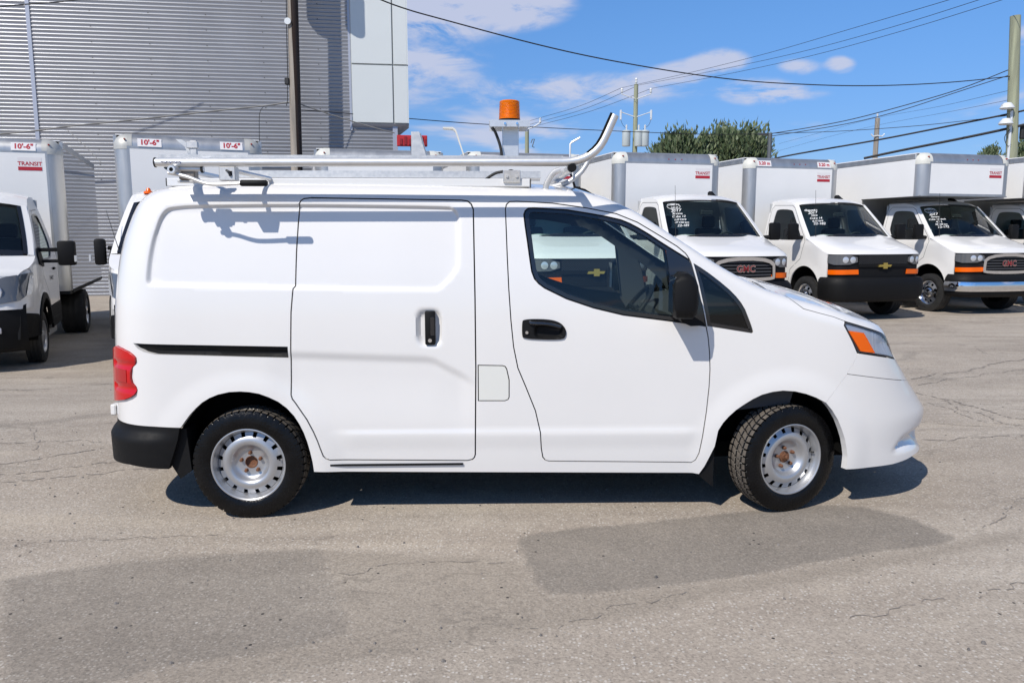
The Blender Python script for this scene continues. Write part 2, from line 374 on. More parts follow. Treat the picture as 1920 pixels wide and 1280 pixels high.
def asphalt():
    m = bpy.data.materials.new('asphalt'); MATS['asphalt'] = m; m.use_nodes = True; nt = m.node_tree; N = nt.nodes; L = nt.links; b = N['Principled BSDF']
    geo = N.new('ShaderNodeNewGeometry'); pos = geo.outputs['Position']
    def noise_(scale, detail=4, rough=.6, dist=0., vec=pos):
        n = N.new('ShaderNodeTexNoise'); n.noise_dimensions = '2D'; n.inputs['Scale'].default_value = scale; n.inputs['Detail'].default_value = detail; n.inputs['Roughness'].default_value = rough; n.inputs['Distortion'].default_value = dist; L.new(vec, n.inputs['Vector']); return n
    def rng(src, a, b_, c=0., d=1., sm=False):
        r = N.new('ShaderNodeMapRange'); L.new(src, r.inputs[0]); r.inputs[1].default_value = a; r.inputs[2].default_value = b_; r.inputs[3].default_value = c; r.inputs[4].default_value = d
        if sm: r.interpolation_type = 'SMOOTHSTEP'
        return r.outputs[0]
    def mixc(f, a, b_, mode='MIX'):
        x = N.new('ShaderNodeMix'); x.data_type = 'RGBA'; x.blend_type = mode
        if isinstance(f, (int, float)): x.inputs['Factor'].default_value = f
        else: L.new(f, x.inputs['Factor'])
        for s_, k in ((a, 'A'), (b_, 'B')):
            if isinstance(s_, tuple): x.inputs[k].default_value = (*s_, 1)
            else: L.new(s_, x.inputs[k])
        return x.outputs['Result']
    def mth(op, a, b_):
        x = N.new('ShaderNodeMath'); x.operation = op
        for i, s_ in enumerate((a, b_)):
            if isinstance(s_, (int, float)): x.inputs[i].default_value = s_
            else: L.new(s_, x.inputs[i])
        return x.outputs[0]
    pa = N.new('ShaderNodeAttribute'); pa.attribute_name = 'patch'; wo = N.new('ShaderNodeAttribute'); wo.attribute_name = 'worn'
    mp = N.new('ShaderNodeMapping'); mp.inputs['Rotation'].default_value = (0, 0, R(-14)); mp.inputs['Scale'].default_value = (.28, 1.6, 1); L.new(pos, mp.inputs[0])
    big = noise_(.55, 2, .6); streak = noise_(1.3, 5, .62, .4, mp.outputs[0]); mid = noise_(3.2, 5, .65); fine = noise_(55, 2, .7); grit = N.new('ShaderNodeTexVoronoi'); grit.voronoi_dimensions = '2D'; grit.inputs['Scale'].default_value = 120; L.new(pos, grit.inputs['Vector'])
    col = mixc(rng(big.outputs[0], .3, .7), (.350, .300, .252), (.415, .363, .308))
    col = mixc(rng(streak.outputs[0], .40, .70, 0, .75), col, (.290, .246, .205))
    col = mixc(rng(mid.outputs[0], .50, .75, 0, .35), col, (.455, .395, .328))
    col = mixc(mth('MULTIPLY', wo.outputs['Fac'], .70), col, (.272, .234, .194))
    col = mixc(mth('MULTIPLY', pa.outputs['Fac'], rng(mid.outputs[0], .25, .75, .95, .70)), col, (.205, .181, .156))
    oil = noise_(1.15, 3, .5, .6); col = mixc(rng(oil.outputs[0], .66, .78, 0, .45, True), col, (.20, .175, .15))
    dust = noise_(.9, 4, .55, .3, mp.outputs[0]); col = mixc(rng(dust.outputs[0], .56, .76, 0, .50, True), col, (.45, .385, .31))
    # stones
    sc = N.new('ShaderNodeSeparateColor'); L.new(grit.outputs['Color'], sc.inputs[0])
    st = rng(sc.outputs[0], 0, 1, .84, 1.16)
    vm = N.new('ShaderNodeVectorMath'); vm.operation = 'SCALE'; L.new(col, vm.inputs[0]); L.new(st, vm.inputs['Scale']); col = vm.outputs[0]
    col = mixc(rng(fine.outputs[0], .60, .74, 0, .28), col, (.10, .09, .082))
    g3 = N.new('ShaderNodeTexVoronoi'); g3.voronoi_dimensions = '2D'; g3.inputs['Scale'].default_value = 68; L.new(pos, g3.inputs['Vector']); s3 = N.new('ShaderNodeSeparateColor'); L.new(g3.outputs['Color'], s3.inputs[0])
    lite = mth('MULTIPLY', mth('MULTIPLY', rng(s3.outputs[0], .80, .86), rng(g3.outputs['Distance'], .42, .26)), mth('SUBTRACT', 1.0, mth('MULTIPLY', mth('MAXIMUM', pa.outputs['Fac'], wo.outputs['Fac']), .75))); col = mixc(mth('MULTIPLY', lite, .62), col, (.58, .545, .50))
    dk = mth('MULTIPLY', rng(s3.outputs[1], .86, .92), rng(g3.outputs['Distance'], .40, .26)); col = mixc(mth('MULTIPLY', dk, .45), col, (.13, .115, .10))
    g2 = N.new('ShaderNodeTexVoronoi'); g2.voronoi_dimensions = '2D'; g2.inputs['Scale'].default_value = 21; L.new(pos, g2.inputs['Vector']); s2 = N.new('ShaderNodeSeparateColor'); L.new(g2.outputs['Color'], s2.inputs[0])
    peb = mth('MULTIPLY', rng(s2.outputs[1], .985, .99), rng(g2.outputs['Distance'], .16, .10))
    col = mixc(peb, col, (.045, .042, .04))
    peb2 = mth('MULTIPLY', rng(s2.outputs[2], .99, .995), rng(g2.outputs['Distance'], .14, .09)); col = mixc(peb2, col, (.50, .47, .43))
    # cracks and tar-filled fissures, drawn out along the lot
    mp2 = N.new('ShaderNodeMapping'); mp2.inputs['Rotation'].default_value = (0, 0, R(-20)); mp2.inputs['Scale'].default_value = (.55, 1.25, 1); L.new(pos, mp2.inputs[0])
    wn = noise_(1.9, 4, .65, .0, mp2.outputs[0]); wv = N.new('ShaderNodeVectorMath'); wv.operation = 'MULTIPLY_ADD'; L.new(wn.outputs['Color'], wv.inputs[0]); wv.inputs[1].default_value = (1.1, 1.1, 0); L.new(mp2.outputs[0], wv.inputs[2])
    cr = N.new('ShaderNodeTexVoronoi'); cr.voronoi_dimensions = '2D'; cr.feature = 'DISTANCE_TO_EDGE'; cr.inputs['Scale'].default_value = .62; L.new(wv.outputs[0], cr.inputs['Vector'])
    msk = rng(noise_(.33, 1, .5).outputs[0], .36, .52, 0, 1, True)
    ck = mth('MULTIPLY', mth('MULTIPLY', rng(cr.outputs['Distance'], .022, .003), msk), rng(mid.outputs[0], .34, .55))
    col = mixc(mth('MULTIPLY', mth('MULTIPLY', ck, mth('SUBTRACT', 1.0, pa.outputs['Fac'])), .28), col, (.085, .076, .068))
    cr2 = N.new('ShaderNodeTexVoronoi'); cr2.voronoi_dimensions = '2D'; cr2.feature = 'DISTANCE_TO_EDGE'; cr2.inputs['Scale'].default_value = 2.3; L.new(wv.outputs[0], cr2.inputs['Vector'])
    ck2 = mth('MULTIPLY', mth('MULTIPLY', rng(cr2.outputs['Distance'], .036, .004), rng(noise_(.45, 1, .5).outputs[0], .44, .60, 0, 1, True)), rng(streak.outputs[0], .40, .58))
    col = mixc(mth('MULTIPLY', mth('MULTIPLY', ck2, mth('SUBTRACT', 1.0, pa.outputs['Fac'])), .30), col, (.10, .09, .08))
    vm2 = N.new('ShaderNodeVectorMath'); vm2.operation = 'MULTIPLY'; L.new(col, vm2.inputs[0]); vm2.inputs[1].default_value = (1.03, 1.03, 1.005); col = vm2.outputs[0]
    L.new(col, b.inputs['Base Color']); b.inputs['Roughness'].default_value = .92; b.inputs['Specular IOR Level'].default_value = .25
    hgt = mth('ADD', mth('MULTIPLY', sc.outputs[1], .5), mth('MULTIPLY', fine.outputs[0], .6)); hgt = mth('ADD', hgt, mth('MULTIPLY', peb, 1.5))
    bp = N.new('ShaderNodeBump'); bp.inputs['Strength'].default_value = .55; bp.inputs['Distance'].default_value = .006; L.new(hgt, bp.inputs['Height']); L.new(bp.outputs[0], b.inputs['Normal'])
asphalt(); build_ground()

# cracks and tar seams in the paving: thin ragged fillings laid into the surface
MATS['asphalt_crack'] = mat('asphalt_crack', (.245, .215, .187), .9, var=.35, vscale=18)
CRACKS = [(0.012, [(5.14, 10.85), (5.71, 11.08), (6.23, 11.19), (6.51, 10.75), (6.95, 10.38), (7.35, 10.24)]), (0.028, [(4.21, 8.11), (4.78, 8.43), (5.34, 8.77), (5.98, 9.31), (6.35, 9.47), (6.99, 9.73)]), (0.016, [(4.11, 7.75), (4.81, 8.17), (5.33, 8.46), (5.85, 8.7), (6.48, 8.99)]), (0.03, [(3.95, 7.4), (4.06, 7.04), (4.11, 6.7), (4.18, 6.44), (4.27, 6.3), (4.53, 6.17)]), (0.014, [(3.75, 6.92), (3.88, 6.64), (4.02, 6.4), (4.01, 6.03)]), (0.012, [(3.07, 5.7), (3.28, 5.64), (3.61, 5.73), (3.93, 5.78)]), (0.01, [(3.33, 6.21), (3.54, 6.12), (3.71, 6.03), (3.98, 5.99), (4.19, 5.93)]), (0.014, [(4.51, 8.7), (4.82, 8.81)]), (0.016, [(7.98, 14.76), (8.16, 14.01), (8.95, 14.19), (9.82, 14.76)]), (0.018, [(6.47, 13.32), (7.2, 13.65), (7.39, 13.49)]), (0.01, [(6.51, 10.75), (6.21, 10.0), (6.34, 9.77)]), (0.012, [(4.06, 7.04), (3.85, 6.49), (3.9, 6.21), (4.09, 6.03)]), (0.016, [(-5.34, 7.93), (-4.98, 8.08), (-4.69, 8.27), (-4.43, 8.46)]), (0.03, [(-5.64, 8.05), (-5.28, 8.02), (-5.06, 7.99)]), (0.01, [(-3.79, 5.56), (-3.54, 5.55), (-3.36, 5.58), (-3.2, 5.64), (-2.98, 5.58)]), (0.016, [(-3.46, 4.97), (-3.27, 5.11), (-3.14, 5.27), (-2.9, 5.38)]), (0.014, [(-3.32, 4.75), (-3.07, 4.89), (-2.81, 4.99), (-2.65, 5.06)]), (0.012, [(-3.17, 4.62), (-2.89, 4.72), (-2.61, 4.83), (-2.3, 4.89)]), (0.008, [(-3.83, 6.03), (-3.68, 5.78), (-3.52, 5.55), (-3.41, 5.34)]), (0.0048, [(-2.54, 3.58), (-2.25, 3.71), (-1.89, 3.74), (-1.47, 3.77)]), (0.0054, [(-0.88, 3.38), (-0.73, 3.37), (-0.6, 3.44), (-0.45, 3.48), (-0.25, 3.47), (-0.02, 3.44)]), (0.006, [(1.34, 2.91), (1.62, 3.0), (1.9, 3.09), (2.31, 3.24)]), (0.0048, [(0.0, 2.83), (0.3, 2.94), (0.53, 3.05), (0.78, 3.13)]), (0.007, [(2.45, 3.91), (2.71, 4.11), (3.04, 4.37)])]
rgc = np.random.default_rng(21); ground_o = bpy.data.objects['asphalt_ground']
for w_, pts in CRACKS:
    q = resample([np.array(p) for p in [tuple(v[:2]) for v in catmull([(a, b, 0) for a, b in pts], 10)]], .035, False); n = len(q)
    t_ = np.gradient(q, axis=0); t_ /= np.hypot(t_[:, 0], t_[:, 1])[:, None] + 1e-9; nn = np.stack([-t_[:, 1], t_[:, 0]], 1)
    wob = np.array([noise.fractal(Vector((p[0] * 3.1, p[1] * 3.1, w_ * 90)), .7, 2, 6) for p in q]) * .06; wid = w_ * np.clip(.55 + .8 * np.abs(np.array([noise.noise(Vector((p[0] * 5, p[1] * 5, 3 + w_ * 70))) for p in q])) + rgc.normal(0, .22, n), .12, 1.6)
    wid[0] = wid[-1] = .001; c = q + nn * wob[:, None] + rgc.normal(0, .006, (n, 2)); a, b = c + nn * wid[:, None] * .5, c - nn * wid[:, None] * .5
    v = [(x, y, float(gz(x, y)) + .0035) for x, y in a] + [(x, y, float(gz(x, y)) + .0035) for x, y in b]
    f = [(i, i + 1, n + i + 1, n + i) for i in range(n - 1) if rgc.random() > .22]
    obj('crack', (v, f), MATS['asphalt_crack'], ground_o, None)

# loose grit lying about
gs = G()
for k in range(420):
    x, y = rgc.uniform(-4.2, 5.2), 1.7 + 6.5 * rgc.random() ** 1.5; r = rgc.uniform(.003, .009) * (1.6 if rgc.random() < .06 else 1); a0 = rgc.uniform(0, 6.28)
    ring = [(x + r * rgc.uniform(.7, 1.2) * math.cos(a0 + t), y + r * rgc.uniform(.7, 1.2) * math.sin(a0 + t)) for t in np.linspace(0, 2 * math.pi, 6)[:-1]]; z0 = float(gz(x, y))
    gs.add([(p, q, z0) for p, q in ring] + [(p * .5 + x * .5, q * .5 + y * .5, z0 + r * .9) for p, q in ring], [(i, (i + 1) % 5, 5 + (i + 1) % 5, 5 + i) for i in range(5)] + [(5, 6, 7, 8, 9)])
tag(obj('loose_stones', gs, mat('dark_grit', (.17, .155, .142), .9, var=.6, vscale=2), None, 25), 'small dark stones scattered over the asphalt', 'gravel', kind='stuff')
# ---------- body skin of the white cargo van: P(a, b) -> local x, y (right side negative), z
def _tab(xs, ys, lo, hi, sig, n=800):
    g = np.linspace(lo, hi, n); v = np.interp(g, xs, ys)
    k = max(1, int(3 * sig / (g[1] - g[0]))); w = np.exp(-.5 * (np.arange(-k, k + 1) * (g[1] - g[0]) / sig) ** 2); w /= w.sum()
    vp = np.concatenate([2 * v[0] - v[1:k + 1][::-1], v, 2 * v[-1] - v[-k - 1:-1][::-1]])
    return g, np.convolve(vp, w, 'valid')
_WT = _tab([0, .2, .3, .5, .8, 1.0, 1.15, 1.3, 1.5, 1.65, 1.75, 1.95], [.825, .835, .85, .862, .868, .868, .862, .847, .812, .78, .755, .69], 0, 2, .05)
_ZS = _tab([-1.6, -.6, -.2, .13, .69, 1.25, 1.6, 1.8, 1.93, 2.006, 2.081, 2.229, 2.379, 2.49, 2.603, 2.70, 2.80, 2.95, 3.15, 3.35, 3.6, 4.0, 5],
           [1.745, 1.760, 1.784, 1.792, 1.788, 1.776, 1.766, 1.75, 1.71, 1.678, 1.642, 1.546, 1.45, 1.376, 1.312, 1.262, 1.222, 1.178, 1.128, 1.072, 1.03, 1.0, .98], -1.6, 5, .03, 1600)
_RR = _tab([-1.6, 1.5, 1.95, 2.6, 3.0, 5], [.10, .10, .06, .06, .09, .08], -1.6, 5, .08)
_XF = _tab([0, .18, .22, .26, .29, .33, .365, .42, .475, .51, .62, .665, .75, .86, 1.02, 1.1, 1.3], [3.80, 3.90, 3.945, 3.95, 3.924, 3.908, 3.906, 3.934, 3.95, 3.946, 3.854, 3.814, 3.738, 3.628, 3.488, 3.418, 3.318], 0, 1.3, .012)
_XR = _tab([0, .5, .66, .97, 1.15, 1.27, 1.4, 1.5, 1.61, 1.69, 1.74, 1.80, 2.0], [-.845, -.845, -.838, -.82, -.807, -.79, -.768, -.738, -.69, -.645, -.59, -.50, -.25], 0, 2, .02)
XN, NN, LN, XM = 2.90, 3.0, 1.0, 3.88
XT, NT, LT = -.36, 3.0, .47
_ph = np.linspace(0, math.pi / 2, 600)
def _arc(n, L, Wd):
    xi = np.sin(_ph) ** (2 / n); et = np.cos(_ph) ** (2 / n)
    s = np.concatenate([[0], np.cumsum(np.hypot(np.diff(xi) * L, np.diff(et) * Wd))])
    return s, xi, et
_NS, _TS = _arc(NN, LN, .86), _arc(NT, LT, .86)
AN, AT = XN + _NS[0][-1], XT - _TS[0][-1]
TH = math.radians(80)
def btop(a): return np.interp(a, *_ZS) - np.interp(a, *_RR) * (1 - TH)
def P(a, b, off=0.0, cut=True):
    a = np.asarray(a, float); b = np.asarray(b, float)
    r = np.interp(a, *_RR); zb = np.interp(a, *_ZS) - r
    th = np.clip((b - zb) / r, 0, TH)
    z = np.where(b > zb, zb + r * np.sin(th), b)
    y = np.interp(z, *_WT) - r * (1 - np.cos(th)) - off
    xiN = np.interp(a - XN, _NS[0], _NS[1]); etN = np.interp(a - XN, _NS[0], _NS[2])
    xiT = np.interp(XT - a, _TS[0], _TS[1]); etT = np.interp(XT - a, _TS[0], _TS[2])
    x = np.where(a > XN, XN + (XM - off - XN) * xiN - (XM - np.interp(z, *_XF)) * xiN ** 3, np.where(a < XT, XT + (np.interp(z, *_XR) + off - XT) * xiT, a))
    y = y * np.where(a > XN, etN, np.where(a < XT, etT, 1.0))
    return np.stack([x, -y, z], -1)
# ================================================================== THE WHITE CARGO VAN
M_WHITE = mat('white_paint', (.735, .722, .702), .34, 0, 1.0, var=.012, vscale=3)
M_FUEL = mat('aged_white_paint', (.70, .70, .655), .40, 0, .8)
M_BLACKP = mat('black_plastic', (.006, .006, .0064), .6, 0, 0, spec=.2, var=.15, vscale=30, bump=.08, bscale=300)
M_GLOSSB = mat('gloss_black_trim', (.012, .012, .014), .12, 0, .6)
M_DARK = mat('dark_void', (.008, .008, .008), .9, spec=.1)
M_RUB = mat('rubber_seal', (.02, .02, .02), .7)
M_TYRE = mat('tyre_rubber_dressed', (.005, .005, .0055), .26, 0, 0, spec=.22, var=.35, vscale=14, bump=.25, bscale=90)
M_TREAD = mat('dusty_tread_rubber', (.105, .09, .074), .85, var=.4, vscale=25)
M_STEEL = mat('silver_wheel_paint', (.47, .475, .485), .36, .70, .10, var=.03, vscale=6)
M_STEELD = mat('wheel_barrel_shade', (.16, .16, .17), .5, .6)
M_RUST = mat('rusty_steel', (.17, .075, .038), .8, .2, var=.5, vscale=40, bump=.4, bscale=120)
M_ALU = mat('brushed_aluminium', (.74, .74, .73), .40, .70, var=.05, vscale=30)
M_ALUD = mat('cast_aluminium', (.62, .615, .60), .50, .8, var=.12, vscale=40)
M_REDL = mat('red_lens', (.50, .004, .006), .14, 0, .45, spec=.3)
M_REDD = mat('red_lens_inner', (.38, .008, .01), .25, 0, .4)
M_CLEAR = mat('clear_lamp', (.55, .57, .60), .12, .35, 1.0)
M_CHROME = mat('chrome', (.82, .83, .85), .06, 1.)
M_ORANGE = mat('orange_lens', (.80, .12, .0), .25, 0, .25, spec=.3)
def amber():
    m = bpy.data.materials.new('amber_beacon_lens'); m.use_nodes = True; N = m.node_tree.nodes; L = m.node_tree.links; N.clear(); o = N.new('ShaderNodeOutputMaterial')
    t = N.new('ShaderNodeBsdfTransparent'); t.inputs[0].default_value = (1, .42, .03, 1); d = N.new('ShaderNodeBsdfTranslucent'); d.inputs[0].default_value = (1, .36, .01, 1)
    b = N.new('ShaderNodeBsdfDiffuse'); b.inputs[0].default_value = (1.0, .235, .0, 1); g = N.new('ShaderNodeBsdfGlossy'); g.inputs['Roughness'].default_value = .05
    f = N.new('ShaderNodeFresnel'); f.inputs[0].default_value = 1.5
    a = N.new('ShaderNodeMixShader'); a.inputs[0].default_value = .45; L.new(t.outputs[0], a.inputs[1]); L.new(d.outputs[0], a.inputs[2])
    c = N.new('ShaderNodeMixShader'); c.inputs[0].default_value = .62; L.new(a.outputs[0], c.inputs[1]); L.new(b.outputs[0], c.inputs[2])
    e = N.new('ShaderNodeMixShader'); L.new(f.outputs[0], e.inputs[0]); L.new(c.outputs[0], e.inputs[1]); L.new(g.outputs[0], e.inputs[2]); L.new(e.outputs[0], o.inputs[0]); return m
M_AMBER = amber()
M_AMBERD = mat('amber_beacon_core', (.95, .55, .12), .3, 0, .5)
M_SEAT = mat('dark_cloth', (.030, .031, .034), .9, var=.2, vscale=40)
M_TRIM = mat('grey_trim', (.045, .046, .050), .7)
M_HEADL = mat('grey_headliner', (.22, .22, .21), .9)
M_GLASS = glass('side_glass', (.85, .94, .91), 0, 1.0)
M_QGLASS = glass('dark_quarter_glass', (.22, .26, .26), 0, 1.0)
M_WSH = glass('windshield_glass', (.80, .90, .87), 0, 1.0)

SD = [(.304, 1.681), (.313, 1.698), (.328, 1.709), (.368, 1.714), (.854, 1.707), (1.153, 1.703), (1.185, 1.698), (1.205, 1.682), (1.217, 1.652), (1.224, 1.192), (1.226, .823), (1.22, .349), (1.215, .332), (1.203, .319), (1.175, .312),
      (.439, .324), (.418, .333), (.403, .350), (.388, .395), (.376, .435), (.356, .488), (.326, .551), (.268, .641), (.252, .663), (.246, .685), (.249, .780), (.252, .878), (.262, 1.122), (.274, 1.243), (.283, 1.257), (.288, 1.434), (.296, 1.58)]
FD = [(1.379, 1.654), (1.385, 1.679), (1.403, 1.695), (1.445, 1.697), (1.631, 1.687), (1.811, 1.662), (1.968, 1.632), (2.08, 1.587), (2.191, 1.521), (2.288, 1.462), (2.333, 1.425), (2.352, 1.397), (2.362, 1.375), (2.392, 1.269), (2.431, 1.105), (2.444, 1.045),
      (2.458, .98), (2.468, .90), (2.474, .81), (2.473, .717), (2.464, .582), (2.447, .435), (2.433, .346), (2.416, .306), (2.393, .289), (2.345, .291), (1.616, .305), (1.594, .310), (1.578, .330), (1.569, .381), (1.563, .471), (1.536, .589), (1.484, .72), (1.442, .821), (1.419, .935), (1.405, 1.076), (1.394, 1.244), (1.387, 1.409)]
WT = [(2.345, 1.389), (2.25, 1.447), (2.191, 1.484), (2.135, 1.521), (2.079, 1.554), (2.035, 1.577), (1.99, 1.595), (1.91, 1.613), (1.825, 1.628), (1.705, 1.647), (1.526, 1.657), (1.503, 1.655), (1.488, 1.643), (1.481, 1.624)]      # window opening, top edge front -> rear
WB = [(1.488, 1.56), (1.499, 1.484), (1.510, 1.40), (1.52, 1.33), (1.534, 1.293), (1.556, 1.268), (1.587, 1.245), (1.702, 1.189), (1.844, 1.141), (2.002, 1.103), (2.296, 1.065), (2.437, 1.044)]                                     # rear edge and sill rear -> front
QW = [(2.372, 1.372), (2.412, 1.348), (2.452, 1.321), (2.512, 1.276), (2.565, 1.232), (2.60, 1.197), (2.627, 1.164), (2.650, 1.127), (2.666, 1.089), (2.683, 1.048), (2.695, 1.014), (2.694, 1.005), (2.688, 1.002), (2.449, 1.041), (2.437, 1.105), (2.40, 1.268)]
FUEL = [(1.232, .841), (1.364, .838), (1.379, .833), (1.388, .818), (1.401, .759), (1.401, .664), (1.394, .650), (1.376, .643), (1.232, .644)]
RAIL = [(-.568, .961), (.243, .942), (.243, .882), (-.443, .904), (-.503, .916), (-.539, .932)]
TAIL = [(-.80, .915), (-.713, .938), (-.65, .930), (-.593, .916), (-.565, .900), (-.549, .885), (-.548, .868), (-.556, .848), (-.575, .833), (-.583, .800), (-.583, .775), (-.575, .749), (-.556, .730), (-.551, .712), (-.562, .69), (-.59, .672), (-.64, .654), (-.80, .625)]
HEAD = [(3.207, 1.04), (3.217, 1.054), (3.232, 1.057), (3.40, 1.02), (3.577, .984), (3.66, .955), (3.74, .89), (3.764, .845), (3.764, .825), (3.61, .850), (3.458, .870), (3.308, .890), (3.264, .948)]
ORNG = [(3.232, 1.012), (3.345, .998), (3.437, .885), (3.318, .900)]
FARC = [(2.505, .250), (2.512, .385), (2.526, .474), (2.550, .516), (2.58, .552), (2.618, .588), (2.662, .619), (2.708, .648), (2.755, .671), (2.81, .686), (2.868, .693), (2.935, .688), (2.995, .674), (3.053, .653), (3.107, .625)]
FARC2 = [(3.107, .625), (3.147, .58), (3.183, .526), (3.21, .47), (3.233, .415), (3.249, .36), (3.258, .314), (3.256, .24)]
SCOOP = [(3.535, .300), (3.64, .405), (3.76, .432), (4.02, .425), (4.02, .285), (3.70, .292)]
RARC = [(-.332, .515), (-.308, .548), (-.282, .582), (-.248, .618), (-.212, .65), (-.172, .674), (-.128, .692), (-.07, .705), (-.012, .708), (.038, .704), (.086, .695), (.135, .676), (.183, .651), (.225, .617), (.263, .573), (.288, .53), (.309, .482), (.325, .43), (.337, .376), (.347, .32), (.352, .268)]
REC = [(-.245, 1.668), (-.334, 1.66), (-.372, 1.652), (-.399, 1.638), (-.419, 1.617), (-.435, 1.589), (-.463, 1.499), (-.477, 1.403), (-.484, 1.298), (-.480, 1.275), (-.462, 1.264), (.275, 1.245), (.999, 1.233), (1.02, 1.236), (1.04, 1.243), (1.09, 1.29), (1.122, 1.331), (1.133, 1.355), (1.137, 1.386), (1.137, 1.597), (1.134, 1.622), (1.122, 1.643), (1.105, 1.656), (1.082, 1.664), (.285, 1.675)]
CREASE = [(-.2, .80), (.02, .93), (.255, .922), (.97, .892), (1.045, .861), (1.15, .80), (1.227, .754)]
REC = [tuple(q) for q in resample(roundpoly(REC, 2), .02)]
XP = np.concatenate([resample(offset_poly(REC, d), .0075) for d in (-.0085, -.004, .0005, .005, .0105, .015)])
def van_lift(a, b, depth):
    a = np.asarray(a, float); b = np.asarray(b, float); q = np.stack([a, b], -1)
    ins = pip(q, REC); d = pdist(q, REC); sd = np.where(ins, d, -d)
    off = .020 * smoothstep(-.008, .014, sd)
    # character line across the sliding door: the belly below it sits further in
    cz = np.interp(a, [0, .97, 1.01, 1.045, 1.15, 1.24], [.93, .892, .882, .861, .805, .748])
    fade = smoothstep(.10, .30, a) * (1 - smoothstep(1.12, 1.25, a))
    off = off + .013 * fade * smoothstep(-.004, .05, cz - b) * (1 - smoothstep(.10, .42, cz - b))
    # lower door swage
    fade2 = smoothstep(.42, .60, a) * (1 - smoothstep(2.35, 2.46, a))
    off = off - .007 * fade2 * smoothstep(-.006, .016, .487 - b) * (1 - smoothstep(.02, .12, .487 - b))
    # arch flares
    for cx, cz_, rr in ((2.89, .30, .40), (0.0, .30, .405)):
        rad = np.hypot(a - cx, b - cz_); off = off - .010 * smoothstep(.13, .0, np.abs(rad - rr)) * (b > .1)
    # cup behind the sliding-door handle
    hx, hz = (a - .980) / .066, (b - 1.037) / .096; rr = (hx ** 4 + hz ** 4) ** .25
    off = off + .022 * smoothstep(1.08, .72, rr)
    # scoop low in the front bumper corner
    q2 = pip(q, SCOOP); d2 = pdist(q, SCOOP); off = off + .034 * smoothstep(.0, .065, np.where(q2, d2, 0.))
    # rear bumper swells below its step
    off = off - .034 * smoothstep(.50, .44, b) * smoothstep(-.34, -.52, a) * (a < -.2)
    return P(a, b, off + depth)
def bt_line(a0, a1, n, dz=0.): return [(a, float(btop(a)) - dz) for a in np.linspace(a0, a1, n)]

van = thing('cargo_van', (-1.442, 4.8515, 0), R(1.937), 'white compact cargo van with ladder rack and amber beacon, parked side-on in front', 'van')
def both(name, vf, m, parent=van, sharp=35):
    a = obj(name, vf, m, parent, sharp); b = obj(name, mirror_y(vf), m, None, sharp); b.parent = parent; return a, b
A_C = -1.02      # the rear-door shut line on the tail
GAP = .0045
# --- fixed body side
body_out = [(.352, .262), (1.0, .252), (2.40, .232), (2.436, .226), (2.462, .270)] + FARC[1:] + [(3.175, .705), (3.234, .777), (3.302, .880), (3.264, .948), (3.204, 1.04), (3.212, 1.058), (3.213, 1.063), (3.18, 1.074), (3.141, 1.087), (3.06, 1.106), (2.967, 1.130), (2.935, 1.158), (2.905, 1.188)] \
    + [(2.88, float(btop(2.88)))] + bt_line(2.80, A_C, 60) + [(A_C, .53), (-.82, .53)] + RARC
holes = [SD, FD, QW, RAIL, TAIL, FUEL]
bodyL, bodyR = both('body_side', panel(body_out, van_lift, holes, sp=.0155, rim=.042, hsp=.0155, extra=XP), M_WHITE)
# --- doors
both('sliding_door', panel(offset_poly(SD, GAP * 1.6), van_lift, (), sp=.0125, rim=.016, extra=XP), M_WHITE)
hp = roundpoly([(1.472, 1.082), (1.60, 1.082), (1.665, 1.066), (1.698, 1.030), (1.698, .990), (1.675, .971), (1.472, .978), (1.466, 1.0), (1.466, 1.06)], 2)
door_poly = FD[:12] + WT + WB + FD[15:]
doorR, doorL = both('front_door', panel(offset_poly(door_poly, GAP * 1.3), van_lift, [offset_poly(hp, .004)], sp=.0165, rim=.016), M_WHITE)
both('fuel_door', panel(offset_poly(FUEL, GAP * 1.2), van_lift, (), sp=.02, rim=.01), M_FUEL)
# --- glazing
win_all = WT + WB + [(2.431, 1.105), (2.392, 1.269), (2.362, 1.37)]
GL = [(2.228, 1.440), (2.180, 1.472), (2.125, 1.508), (2.07, 1.538), (2.03, 1.559), (1.985, 1.577), (1.905, 1.595), (1.82, 1.610), (1.702, 1.629), (1.530, 1.638), (1.511, 1.634), (1.503, 1.62), (1.511, 1.56), (1.521, 1.484), (1.531, 1.40), (1.541, 1.338), (1.553, 1.306), (1.572, 1.283), (1.598, 1.263), (1.712, 1.209), (1.852, 1.161), (2.005, 1.124), (2.278, 1.088)]
both('window_frame', panel(offset_poly(win_all, .002), lambda a, b, d: P(a, b, .004 + d), [GL], sp=.03, rim=.014), M_GLOSSB, doorR)
both('window_glass', panel(offset_poly(GL, -.004), lambda a, b, d: P(a, b, .010 + d), (), sp=.05, rim=0), M_GLASS)
QGL = offset_poly(QW, .020)
both('quarter_window_frame', panel(offset_poly(QW, .002), lambda a, b, d: P(a, b, .004 + d), [QGL], sp=.03, rim=.014), M_GLOSSB)
both('quarter_window', panel(offset_poly(QGL, -.004), lambda a, b, d: P(a, b, .009 + d), (), sp=.05, rim=0), M_QGLASS)
